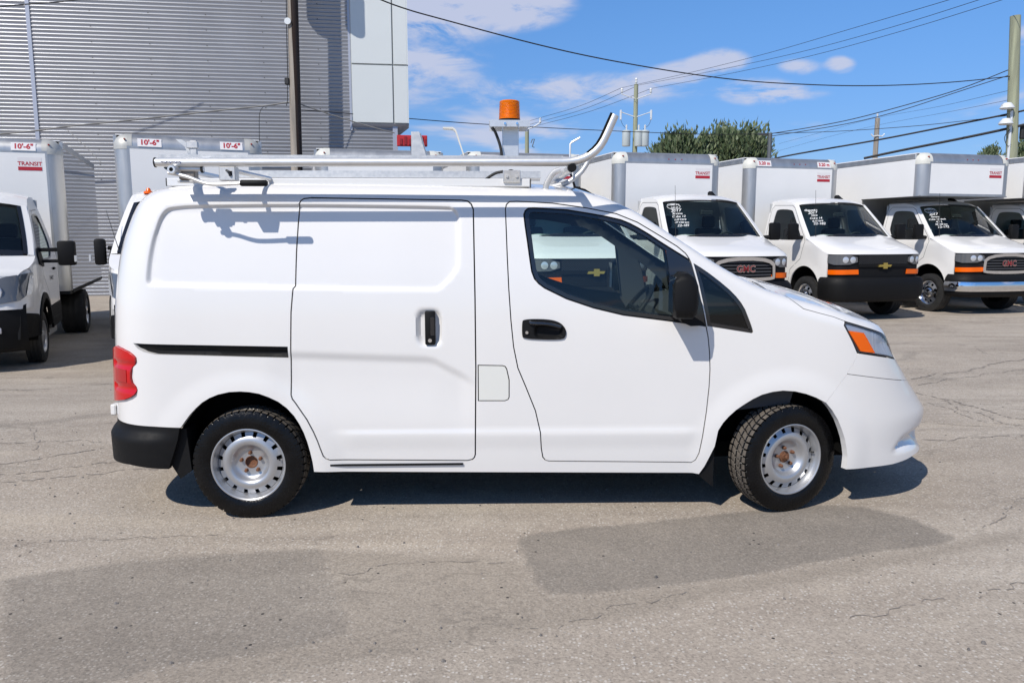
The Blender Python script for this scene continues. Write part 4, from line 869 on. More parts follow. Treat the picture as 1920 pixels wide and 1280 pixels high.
def express(root, style, chalk):
    k = 'ex_'; ZM[0] = ([0, .4, .71, 1.10, 1.43, 2.0, 2.3], [0, .385, .80, 1.215, 1.50, 2.15, 2.46])
    part(k + 'side', 'cab_side', lambda: panel(EX_SIDE, ex_lift, [EX_WIN], sp=.06, rim=.02, hsp=.03), M_TW, root, mir=True)
    DS = [(-1.40, .56), (-.52, .56), (-.46, .80), (-.15, 1.0), (-.04, 1.36), (-.10, 1.46), (-.62, 1.955), (-.72, 2.0), (-1.33, 2.02), (-1.40, 1.95)]
    def seam():
        return panel(DS, lambda u, v, d: ex_lift(u, v, d - .001), [offset_poly(DS, .008)], sp=.05, rim=0)
    part(k + 'seam', 'door_seam', seam, M_TRIM, root, mir=True)
    part(k + 'glass', 'side_window', lambda: panel(offset_poly(EX_WIN, -.01), lambda u, v, d: ex_lift(u, v, d + .012), (), sp=.12, rim=0), M_TDG, root, mir=True)
    part(k + 'handle', 'door_handle', lambda: G().box((-1.30, -1.018, 1.20), (-1.16, -.99, 1.25), .008), M_BLACKP, root, mir=True)
    def hood():
        rows = []
        for t in np.linspace(0, 1, 18):
            row = []
            for q in np.linspace(-1, 1, 31):
                fx, fy = ex_path(q * 1.14, .004); e = q * q
                x = -.03 + (float(fx) + .03) * t; y = q * .998 * (1 - t) + float(fy) * t
                ze = np.interp(-.03 + .63 * t, [-.02, .15, .45, .60], [1.433, 1.348, 1.188, 1.098])
                zc = np.interp(t, [0, .3, .7, .88, .96, 1], [1.49, 1.415, 1.285, 1.205, 1.155, 1.10])
                b = abs(q) ** 5; z = zc * (1 - b) + ze * b + .012 * math.exp(-((abs(q) - .62) / .10) ** 2) * (1 - t)
                row.append((x, y, z))
            rows.append(row)
        return G().grid(rows)
    part(k + 'hood', 'hood', hood, M_TW, root)
    def wsh(t0, t1, s0, inset=0.):
        rows = []
        for t in np.linspace(t0, t1, 8):
            x = np.interp(t, [0, 1], [-.02, -.67]); z = np.interp(t, [0, 1], [1.425, 2.01]); we = float(ex_w(x, z)) - s0
            rows.append([(x + .13 * (1 - q * q) - inset, q * we, z + .035 * (1 - q * q)) for q in np.linspace(-1, 1, 17)])
        return rows
    part(k + 'wsh', 'windshield', lambda: G().grid(wsh(.035, .965, .062)), M_TGLASS, root)
    def wfr():
        g = G(); a = wsh(0, 1, 0.0, .006); n = len(a[0])
        g.grid([[p for p in r[:2]] for r in a]); g.grid([[p for p in r[-2:]] for r in a])
        return g
    def pillar():
        g = G(); rows = []
        for t in np.linspace(0, 1, 8):
            x = -.02 - .65 * t; z = 1.425 + .585 * t; w = float(ex_w(x, z))
            rows.append([(x - .02, -w - .001, z - .015), (x + .008, -w + .006, z + .008), (x + .03, -w + .07, z + .012), (x + .018, -w + .075, z)])
        return g.grid(rows)
    part(k + 'pillar', 'windshield_pillar', pillar, M_TW, root, mir=True)
    part(k + 'wseal', 'windshield_seal', lambda: G().grid([[(p[0] + .004, p[1], p[2] + .004) for p in r] for r in wsh(-.01, .055, .04)]), M_GLOSSB, root)
    part(k + 'wseal2', 'windshield_seal', lambda: G().grid([[(p[0] + .004, p[1], p[2] + .004) for p in r] for r in wsh(.94, .985, .055)]), M_GLOSSB, root)
    def roof():
        rows = []
        for x in np.linspace(-.64, -1.46, 14):
            z = np.interp(x, [-1.46, -1.0, -.78, -.66, -.60], [2.09, 2.085, 2.055, 2.0, 1.95]); we = float(ex_w(x, z)); b = .13 * max(0, 1 - (-.64 - x) / .35)
            rows.append([(x + b * (1 - q * q), q * we, z + .075 * (1 - abs(q) ** 3)) for q in np.linspace(-1, 1, 17)])
        return G().grid(rows)
    part(k + 'roof', 'cab_roof', roof, M_TW, root)
    # front end
    FF = [(-1.14, .70), (1.14, .70), (1.14, 1.095), (-1.14, 1.095)]
    part(k + 'fascia', 'front_fascia', lambda: panel(FF, lambda u, v, d: ex_front(u, v, d + .02), (), sp=.06, rim=.03), M_BLACKP, root)
    HLp = [(.545, .93), (1.125, .915), (1.13, 1.06), (1.10, 1.085), (.56, 1.09)]
    part(k + 'hl', 'headlight', lambda: panel(roundpoly(HLp, 1), lambda u, v, d: ex_front(u, v, d - .004), (), sp=.04, rim=.02), M_HLB, root, mir=True)
    for yy in (.64, .78):
        part(k + 'hlb%.2f' % yy, 'headlight_bowl', lambda: G().lathe([(.0001, .012), (.036, .013), (.054, .006)], 16, 'x').xf(Matrix.Translation((float(ex_path(yy)[0]) + .002, float(ex_path(yy)[1]), 1.005)) @ Matrix.Rotation(.15 if yy < .7 else .35, 4, 'Z')), M_CLEAR, root, mir=True)
    TS = [(.52, .760), (1.10, .750), (1.11, .832), (.53, .842)]
    part(k + 'ts', 'turn_signal', lambda: panel(TS, lambda u, v, d: ex_front(u, v, d - .006), (), sp=.05, rim=.02), M_ORANGE, root, mir=True)
    if style == 'mesh':
        def mesh_g():
            g = G()
            for r in range(9):
                z = .945 + .0165 * r
                for c in range(-15, 16):
                    y = (c + .5 * (r % 2)) * .0345
                    if abs(y) > .525: continue
                    x = float(ex_f(y, z)) + .004; g.add([(x, y - .014, z), (x + .004, y, z - .0065), (x, y + .014, z), (x + .004, y, z + .0065)], [(0, 1, 2, 3)])
            return g
        tag(part('mesh_grille', 'grille_mesh', mesh_g, M_TRIM, root), kind='stuff')
        part('mesh_bar', 'grille_bar', lambda: panel([(-.53, .885), (.53, .885), (.53, .935), (-.53, .935)], lambda u, v, d: ex_front(u, v, d - .008), (), sp=.06, rim=.03), M_BLACKP, root)
        def bow():
            P_ = [(-.13, .018), (-.045, .018), (-.045, .05), (.045, .05), (.045, .018), (.135, .018), (.115, -.018), (.045, -.018), (.045, -.05), (-.045, -.05), (-.045, -.018), (-.15, -.018)]
            return fix_normals(G().prism([(y, .905 + z) for y, z in P_], .955, .985, 'x'))
        part('bowtie', 'emblem', bow, M_GOLD, root)
        def bump():
            rows = []
            for z, o in ((.36, .0), (.40, .07), (.46, .10), (.60, .105), (.67, .095), (.702, .06), (.706, -.01)):
                rows.append([(float(a), float(b), z) for a, b in zip(*ex_path(np.linspace(-1.14, 1.14, 41), o))])
                rows[-1] = [(.50, rows[-1][0][1], z)] + rows[-1] + [(.50, rows[-1][-1][1], z)]
            return G().grid(rows)
        part('bump_b', 'front_bumper', bump, M_BLACKP, root)
    else:
        def frame():
            o = [(-.56, .715), (.56, .715), (.585, .80), (.56, 1.09), (-.56, 1.09), (-.585, .80)]
            return panel(roundpoly(o, 2), lambda u, v, d: ex_front(u, v, d - .03), [roundpoly(offset_poly(o, .055), 2)], sp=.04, rim=.05)
        part('gframe', 'grille_surround', frame, M_CHROME, root)
        for i in range(5):
            z = .80 + i * .05
            part('gslat%d' % i, 'grille_slat', lambda: panel([(-.51, z), (.51, z), (.51, z + .022), (-.51, z + .022)], lambda u, v, d: ex_front(u, v, d - .004), (), sp=.08, rim=.02), M_TRIM, root)
        MT = basis((.975, 0, .905), (0, 1, 0), (0, 0, 1))
        tpart('gmc_b', 'grille_badge', 'GMC', .155, M_CHROME, root, .007, basis((.979, 0, .905), (0, 1, 0), (0, 0, 1)), spacing=1.02)
        tpart('gmc_r', 'badge_face', 'GMC', .155, mat('badge_red', (.22, .012, .018), .25, 0, .5), root, .001, basis((.983, 0, .905), (0, 1, 0), (0, 0, 1)), spacing=1.02)
        def bump(z0, z1, o0, o1, key):
            rows = []
            for t in np.linspace(0, 1, 6):
                z = z0 + (z1 - z0) * t; o = o0 + (o1 - o0) * t + .02 * math.sin(t * math.pi)
                rows.append([(float(a), float(b), z) for a, b in zip(*ex_path(np.linspace(-1.14, 1.14, 41), o))])
                rows[-1] = [(.50, rows[-1][0][1], z)] + rows[-1] + [(.50, rows[-1][-1][1], z)]
            return G().grid(rows)
        part('bump_t', 'bumper_top', lambda: bump(.60, .706, .10, .03, 't'), M_BLACKP, root)
        part('bump_c', 'front_bumper', lambda: bump(.46, .60, .09, .10, 'c'), M_CHROME, root)
        part('bump_l', 'bumper_valance', lambda: bump(.36, .455, .0, .07, 'l'), M_BLACKP, root)
    part(k + 'cowlpan', 'cowl', lambda: G().box((-.12, -.86, 1.36), (.0, .86, 1.41)), M_BLACKP, root)
    for j, (y0, y1) in enumerate(((-.62, -.05), (.02, .66))):
        part(k + 'wip%d' % j, 'wiper', lambda: G().tube([(.085, y0, 1.455), (.05, (y0 + y1) / 2, 1.492), (.01, y1, 1.508)], [.012, .011, .006], 6), M_RUB, root)
    # cabin
    part(k + 'dash', 'dashboard', lambda: fix_normals(G().prism([(-.02, 1.38), (-.25, 1.40), (-.42, 1.30), (-.40, .9), (-.02, .9)], -.88, .88, 'y')), mat('dash_grey', (.30, .31, .30), .7), root)
    def stw():
        c = Vector((-.50, .42, 1.37)); a_ = Vector((-.78, 0, .62)).normalized(); u_ = Vector((0, 1, 0)); w_ = a_.cross(u_)
        return G().tube([c + (u_ * math.cos(t) + w_ * math.sin(t)) * .20 for t in np.linspace(0, 2 * math.pi, 25)], .018, 6, False).tube([c - u_ * .19, c + u_ * .19], .022, 6)
    part(k + 'stw', 'steering_wheel', stw, M_CABD, root)
    for j, y in enumerate((-.45, .45)):
        part(k + 'seat%d' % j, 'front_seat', lambda: G().box((-1.20, y - .26, 1.0), (-1.04, y + .26, 1.60), .05, 2).box((-1.17, y - .13, 1.605), (-1.07, y + .13, 1.80), .04, 2), M_CABD, root)
    part(k + 'back', 'cab_back', lambda: G().box((-1.46, -.86, .6), (-1.43, .86, 2.05)), M_CABIN, root)
    part(k + 'inner', 'door_lining', lambda: panel(offset_poly(EX_SIDE[0:1] + [(-.52, .52)] + [(-.42, .9), (-.05, 1.34), (-1.44, 1.36)], .01), lambda u, v, d: ex_lift(u, v, d + .05), (), sp=.2, rim=0), M_CABD, root, mir=True)
    part(k + 'rmir', 'rear_view_mirror', lambda: G().box((-.42, -.11, 1.80), (-.39, .13, 1.87), .01), M_CABD, root)
    # mirrors, antenna, roof fin
    part(k + 'mir', 'door_mirror', lambda: G().box((-.16, -1.32, 1.40), (-.05, -1.12, 1.68), .03, 2), M_BLACKP, root, mir=True)
    part(k + 'mirarm', 'mirror_arm', lambda: G().tube([(-.16, -.97, 1.44), (-.13, -1.12, 1.45), (-.11, -1.18, 1.47)], .035, 8), M_BLACKP, root, mir=True)
    part(k + 'ant', 'antenna', lambda: G().tube([(.02, -.80, 1.38), (-.06, -.80, 2.25)], [.006, .003], 6), M_RUB, root)
    part(k + 'fin', 'roof_fin', lambda: fix_normals(G().prism([(-.84, 2.13), (-1.06, 2.13), (-1.06, 2.20), (-1.0, 2.22)], .38, .44, 'y')), M_BLACKP, root)
    part(k + 'well', 'wheel_housing', lambda: G().grid([[(.485 * math.cos(t), y, .40 + .485 * math.sin(t)) for t in np.linspace(0, math.pi, 16)] for y in (-.985, -.45)]), M_DARK, root, mir=True)
    part(k + 'floor', 'cab_floor', lambda: G().box((-1.46, -.93, .50), (-.52, .93, .58)).box((-.5, -.45, .36), (.8, .45, .8)), M_DARK, root)
    for y in (-.86, .86): truck_wheel('exw', .39, .245, root, 0, y, 'holes')
    # chalk lettering inside the windshield, viewer's left
    for i, (txt, sz) in enumerate(chalk):
        t = .86 - i * .080; x = -.02 - .65 * t; z = 1.425 + .585 * t; w = float(ex_w(x, z)); y = -w + .235 + .016 * i; q = y / w
        xx = x + .13 * (1 - q * q) + .012; zz = z + .035 * (1 - q * q) + .010
        tpart('ch_' + txt, 'windshield_writing', txt, sz * .74, M_CHALK, root, .0004, basis((xx, y, zz), (.32, 1, .04 + .02 * (i % 3 - 1)), (-.74, 0, .67)), shear=.25, spacing=.92)
    if chalk and chalk[0][0] == 'CAMION':
        t = .80; x = -.02 - .65 * t; z = 1.425 + .585 * t; w = float(ex_w(x, z)); c0 = Vector((x + .13 * (1 - .68 ** 2) + .014, -w + .245, z + .022))
        u_ = Vector((.32, 1, .03)).normalized(); v_ = Vector((-.74, 0, .67))
        part('ch_oval%d' % len(chalk), 'writing_oval', lambda: G().tube([c0 + u_ * (.115 * math.cos(a)) + v_ * (.066 * math.sin(a) + .02) for a in np.linspace(0, 2 * math.pi, 25)], .004, 5, False), M_CHALK, root)

ZM[0] = None
# ------------------------------------------------------------------ European-style cutaway cab, black lower cladding
def tr_w(x, z):
    w = 1.0 - .24 * np.clip((z - 1.20) / 1.0, 0, 1.2) ** 1.3
    w = w - .22 * np.clip((x - .20) / .80, 0, 1) ** 2.2
    return w + .02 * np.exp(-((np.hypot(x, z - .34) - .44) / .05) ** 2)
def tr_lift(u, v, d): return np.stack([u, -(tr_w(u, v) - d), v], -1)
def tr_f(y, z): return 1.00 - .19 * np.abs(y) ** 2.6 - .16 * np.clip((z - .70) / .42, 0, 1.2) ** 1.5
def tr_front(u, v, d): return np.stack([tr_f(u, v) - d, u, v], -1)
def transit(root, short=False):
    k = 'tr_'; ZM[0] = ([0, .35, .745, 1.03, 1.365, 2.24, 2.5], [0, .35, .85, 1.20, 1.45, 2.25, 2.51])
    AR = [(.43 * math.cos(t), .35 + .43 * math.sin(t)) for t in np.linspace(2.7, .45, 18)]
    up = [(-1.30, .66), (-.40, .64)] + AR[2:-1] + [(.42, .62), (.82, .66), (.84, .745), (.60, .79), (.53, .86), (.50, 1.06), (.56, 1.16), (.40, 1.25), (.22, 1.36), (-.10, 1.66), (-.40, 1.93), (-.62, 2.10), (-.80, 2.19), (-1.0, 2.23), (-1.30, 2.24)]
    win = roundpoly([(-1.02, 1.30), (-.30, 1.27), (.05, 1.33), (-.05, 1.44), (-.50, 1.86), (-.62, 1.93), (-.95, 1.95), (-1.03, 1.90)], 2)
    part(k + 'side', 'cab_side', lambda: panel(up, tr_lift, [win], sp=.055, rim=.02, hsp=.03), M_TW, root, mir=True)
    dn = [(-1.30, .42), (-.44, .40)] + AR[:1] + [(-.43, .60), (-.405, .635), (-1.30, .655)]
    part(k + 'clad', 'sill_cladding', lambda: panel([(-1.30, .42), (-.46, .40), (-.42, .50), (-.40, .636), (-1.30, .656)], lambda u, v, d: tr_lift(u, v, d - .012), (), sp=.06, rim=.03), M_BLACKP, root, mir=True)
    def lip():
        rows = []
        for t in np.linspace(2.9, .15, 22):
            rows.append([(r * math.cos(t), -float(tr_w(r * math.cos(t), .35 + r * math.sin(t))) - o, .35 + r * math.sin(t)) for r, o in ((.40, -.03), (.405, .016), (.47, .016), (.475, -.005))])
        return G().grid(rows)
    part(k + 'lip', 'wheel_arch_trim', lip, M_BLACKP, root, mir=True)
    DS = [(-1.10, .50), (-.46, .50), (-.36, .80), (-.05, 1.0), (.08, 1.30), (.03, 1.42), (-.52, 1.95), (-.66, 2.02), (-1.0, 2.04), (-1.10, 1.95)]
    part(k + 'seam', 'door_seam', lambda: panel(DS, lambda u, v, d: tr_lift(u, v, d - .014), [offset_poly(DS, .008)], sp=.05, rim=0), M_TRIM, root, mir=True)
    part(k + 'wf', 'window_trim', lambda: panel(offset_poly(win, -.03), lambda u, v, d: tr_lift(u, v, d - .002), [offset_poly(win, .004)], sp=.06, rim=.02), M_GLOSSB, root, mir=True)
    part(k + 'glass', 'side_window', lambda: panel(offset_poly(win, -.01), lambda u, v, d: tr_lift(u, v, d + .012), (), sp=.12, rim=0), M_TDG, root, mir=True)
    part(k + 'handle', 'door_handle', lambda: G().box((-1.0, -1.02, 1.04), (-.86, -.985, 1.09), .01), M_BLACKP, root, mir=True)
    def hood():
        rows = []
        for t in np.linspace(0, 1, 12):
            x = .21 + t * .39; ze = np.interp(x, [.21, .40, .60], [1.365, 1.252, 1.145]); we = float(tr_w(x, ze)) - .002
            rows.append([(x + .20 * (1 - q * q) * t, q * we, ze + .075 * (1 - q * q) * (1 - .5 * t)) for q in np.linspace(-1, 1, 21)])
        last = rows[-1]; fr = [(float(tr_f(q * .86, 1.03)) + .004, q * .86, 1.032) for q in np.linspace(-1, 1, 21)]
        for t in (.35, .7, 1.0):
            rows.append([tuple(Vector(a).lerp(Vector(b), t) + Vector((.025, 0, .02)) * math.sin(t * math.pi)) for a, b in zip(last, fr)])
        return G().grid(rows)
    part(k + 'hood', 'hood', hood, M_TW, root)
    def wsh(t0, t1, s0, o=0.):
        rows = []
        for t in np.linspace(t0, t1, 8):
            x = .22 - .80 * t; z = 1.365 + .715 * t; we = float(tr_w(x, z)) - s0
            rows.append([(x + .16 * (1 - q * q) + o, q * we, z + .04 * (1 - q * q) + o) for q in np.linspace(-1, 1, 17)])
        return rows
    part(k + 'wsh', 'windshield', lambda: G().grid(wsh(.05, .97, .085)), M_TGLASS, root)
    part(k + 'ws1', 'windshield_seal', lambda: G().grid(wsh(-.03, .07, .05, .004)), M_GLOSSB, root)
    part(k + 'ws2', 'windshield_seal', lambda: G().grid(wsh(.94, .985, .075, .004)), M_GLOSSB, root)
    def pillar(i0, i1, o):
        rows = []
        for t in np.linspace(-.02, 1, 9):
            x = .22 - .80 * t; z = 1.365 + .715 * t; w = float(tr_w(x, z))
            rows.append([(x - .03, -w - .001, z - .02), (x + .008, -w + .008, z + .006), (x + .028, -w + .07, z + .012), (x + .035, -w + .078, z + .010)])
        return G().grid(rows)
    part(k + 'pillar', 'windshield_pillar', lambda: pillar(0, 1, 0), M_TW, root, mir=True)
    def edge():
        rows = []
        for t in np.linspace(0.0, .98, 9):
            x = .22 - .80 * t; z = 1.365 + .715 * t; w = float(tr_w(x, z)); rows.append([(x + .037, -w + .074, z + .014), (x + .054, -w + .12, z + .018)])
        return G().grid(rows)
    part(k + 'edge', 'windshield_border', edge, M_GLOSSB, root, mir=True)
    def roof():
        rows = []
        for x in np.linspace(-.56, -1.30, 14):
            z = np.interp(x, [-1.30, -1.0, -.80, -.62, -.55], [2.24, 2.23, 2.19, 2.10, 2.05]); we = float(tr_w(x, z)); b = .16 * max(0, 1 - (-.56 - x) / .40)
            rows.append([(x + b * (1 - q * q), q * we, z + .08 * (1 - abs(q) ** 3)) for q in np.linspace(-1, 1, 17)])
        return G().grid(rows)
    part(k + 'roof', 'cab_roof', roof, M_TW, root)
    FU = [(-.80, .72), (.80, .72), (.80, .98), (.70, 1.03), (-.70, 1.03), (-.80, .98)]
    part(k + 'fas', 'front_fascia', lambda: panel(FU, lambda u, v, d: tr_front(u, v, d + .005), (), sp=.05, rim=.03), M_TW, root)
    def bum():
        rows = []
        for z, o in ((.26, -.06), (.31, .0), (.42, .03), (.55, .035), (.66, .02), (.735, .0), (.745, -.03)):
            rows.append([(1.0 - .22 * abs(q) ** 2.8 + o, q * .93, z) for q in np.linspace(-1, 1, 27)])
        return G().grid(rows)
    part(k + 'bum', 'front_bumper', bum, M_BLACKP, root)
    part(k + 'bumw', 'bumper_corner', lambda: panel([(.40, .40), (.88, .40), (.84, .66), (.42, .62)], lambda u, v, d: tr_lift(u, v, d - .01), (), sp=.05, rim=.03), M_BLACKP, root, mir=True)
    part(k + 'grl', 'grille', lambda: panel(roundpoly([(-.44, .76), (.44, .76), (.50, .98), (-.50, .98)], 2), lambda u, v, d: tr_front(u, v, d - .012), (), sp=.06, rim=.03), M_BLACKP, root)
    for i in range(3):
        z = .80 + .055 * i
        part(k + 'grb%d' % i, 'grille_bar', lambda: panel([(-.42, z), (.42, z), (.42, z + .02), (-.42, z + .02)], lambda u, v, d: tr_front(u, v, d - .02), (), sp=.1, rim=.02), M_CHROME, root)
    HL = [(.46, .80), (.62, .745), (.84, .80), (.90, 1.08), (.80, 1.06), (.62, .985), (.47, .96)]
    def hl_lift(u, v, d):
        # wraps the corner: past |y| .74 it runs back along the fender
        t = np.clip((u - .70) / .20, 0, 1.2) * math.pi / 2; x0_ = tr_f(.70, v)
        x = np.where(u < .70, tr_f(u, v), x0_ - .36 * (1 - np.cos(t)))
        return np.stack([x - d + .014, np.where(u < .70, u, .70 + .285 * np.sin(t)) - d + .006, v], -1)
    part(k + 'crn', 'fender_corner', lambda: panel([(.62, .70), (.905, .70), (.905, 1.135), (.80, 1.12), (.62, 1.04)], lambda u, v, d: hl_lift(u, v, d + .016), (), sp=.04, rim=0), M_TW, root, mir=True)
    part(k + 'hl', 'headlight', lambda: panel(roundpoly(HL, 1), hl_lift, (), sp=.04, rim=.02), M_HLB, root, mir=True)
    part(k + 'hlc', 'headlight_bowl', lambda: G().lathe([(.0001, .912), (.05, .922), (.072, .924), (.080, .918), (.083, .88)], 24, 'x', (0, .63, .875)), M_CLEAR, root, mir=True)
    part(k + 'hla', 'turn_signal', lambda: panel([(.82, .83), (.86, .84), (.885, 1.04), (.845, 1.03)], lambda u, v, d: hl_lift(u, v, d - .004), (), sp=.04, rim=0), M_CLEAR, root, mir=True)
    part(k + 'fog', 'fog_light', lambda: G().box((.93, .50, .47), (.97, .68, .53), .015, 2), M_CLEAR, root, mir=True)
    part(k + 'plate', 'licence_plate', lambda: G().box((1.03, -.48, .47), (1.045, -.18, .62), .004), M_PLATE, root)
    part(k + 'dash', 'dashboard', lambda: fix_normals(G().prism([(.20, 1.32), (-.10, 1.33), (-.30, 1.22), (-.28, .9), (.20, .9)], -.88, .88, 'y')), mat('dash_grey', (.12, .125, .12), .7), root)
    def stw():
        c = Vector((-.40, .42, 1.28)); a_ = Vector((-.7, 0, .7)).normalized(); u_ = Vector((0, 1, 0)); w_ = a_.cross(u_)
        return G().tube([c + (u_ * math.cos(t) + w_ * math.sin(t)) * .20 for t in np.linspace(0, 2 * math.pi, 25)], .018, 6, False).tube([c - u_ * .19, c + u_ * .19], .022, 6)
    part(k + 'stw', 'steering_wheel', stw, M_CABD, root)
    for j, y in enumerate((-.45, .45)):
        part(k + 'seat%d' % j, 'front_seat', lambda: G().box((-1.10, y - .26, 1.0), (-.94, y + .26, 1.60), .05, 2).box((-1.07, y - .13, 1.605), (-.97, y + .13, 1.82), .04, 2), M_CABD, root)
    part(k + 'back', 'cab_back', lambda: G().box((-1.30, -.80, .6), (-1.27, .80, 2.20)), M_CABIN, root)
    part(k + 'stk', 'added_dash_sheet', lambda: G().box((.02, .35, 1.336), (.20, .68, 1.339)), M_PLATE, root)  # white sheet added on the dash to lighten the dark windscreen
    sh = .19 if short else 0.; kk = k + ('s' if short else '')
    part(kk + 'mir', 'door_mirror', lambda: G().box((-.10, -1.42 + sh * 1.25, 1.16), (.02, -1.20 + sh * .8, 1.56), .035, 2), M_BLACKP, root, mir=True)
    part(kk + 'mirl', 'mirror_lamp', lambda: G().box((-.04, -1.432 + sh, 1.22), (.024, -1.40 + sh, 1.34), .008), M_CLEAR, root, mir=True)
    for j, z in enumerate((1.24, 1.43)):
        part(kk + 'arm%d' % j, 'mirror_arm', lambda: G().box((-.09, -1.22 + sh, z - .028), (-.01, -.93, z + .028), .01), M_BLACKP, root, mir=True)
    part(k + 'sail', 'mirror_mount', lambda: panel([(-.12, 1.14), (.16, 1.20), (.14, 1.36), (.02, 1.45), (-.14, 1.46)], lambda u, v, d: tr_lift(u, v, d - .02), (), sp=.06, rim=.03), M_BLACKP, root, mir=True)
    part(k + 'mk', 'roof_marker', lambda: G().lathe([(.0001, 2.34), (.02, 2.335), (.035, 2.30), (.07, 2.285), (.075, 2.26)], 14, 'z', (-.72, .12, 0)), M_ORANGE, root)
    part(k + 'mk2', 'roof_marker', lambda: G().lathe([(.0001, 2.30), (.02, 2.295), (.035, 2.26), (.06, 2.25), (.065, 2.22)], 14, 'z', (-.72, -.55, 0)), M_ORANGE, root)
    part(k + 'step', 'cab_step', lambda: G().box((-1.05, -.97, .30), (-.45, -.80, .40), .015), M_ALUD, root, mir=True)
    part(k + 'ant', 'antenna', lambda: G().tube([(.28, -.86, 1.32), (-.05, -1.02, 1.95)], [.006, .003], 6), M_RUB, root)
    tpart('tr_350', 'door_badge', 'TRANSIT', .07, M_TRIM, root, .002, basis((-.72, 1.006, .95), (-1, 0, 0), (0, 0, 1)))
    part(k + 'well', 'wheel_housing', lambda: G().grid([[(.43 * math.cos(t), y, .35 + .43 * math.sin(t)) for t in np.linspace(0, math.pi, 16)] for y in (-.97, -.45)]), M_DARK, root, mir=True)
    part(k + 'floor', 'cab_floor', lambda: G().box((-1.30, -.93, .42), (-.46, .93, .52)).box((-.46, -.45, .30), (.85, .45, .8)), M_DARK, root)
    ZM[0] = None
    for y in (-.88, .88): truck_wheel('trw', .345, .20, root, 0, y, 'spokes')

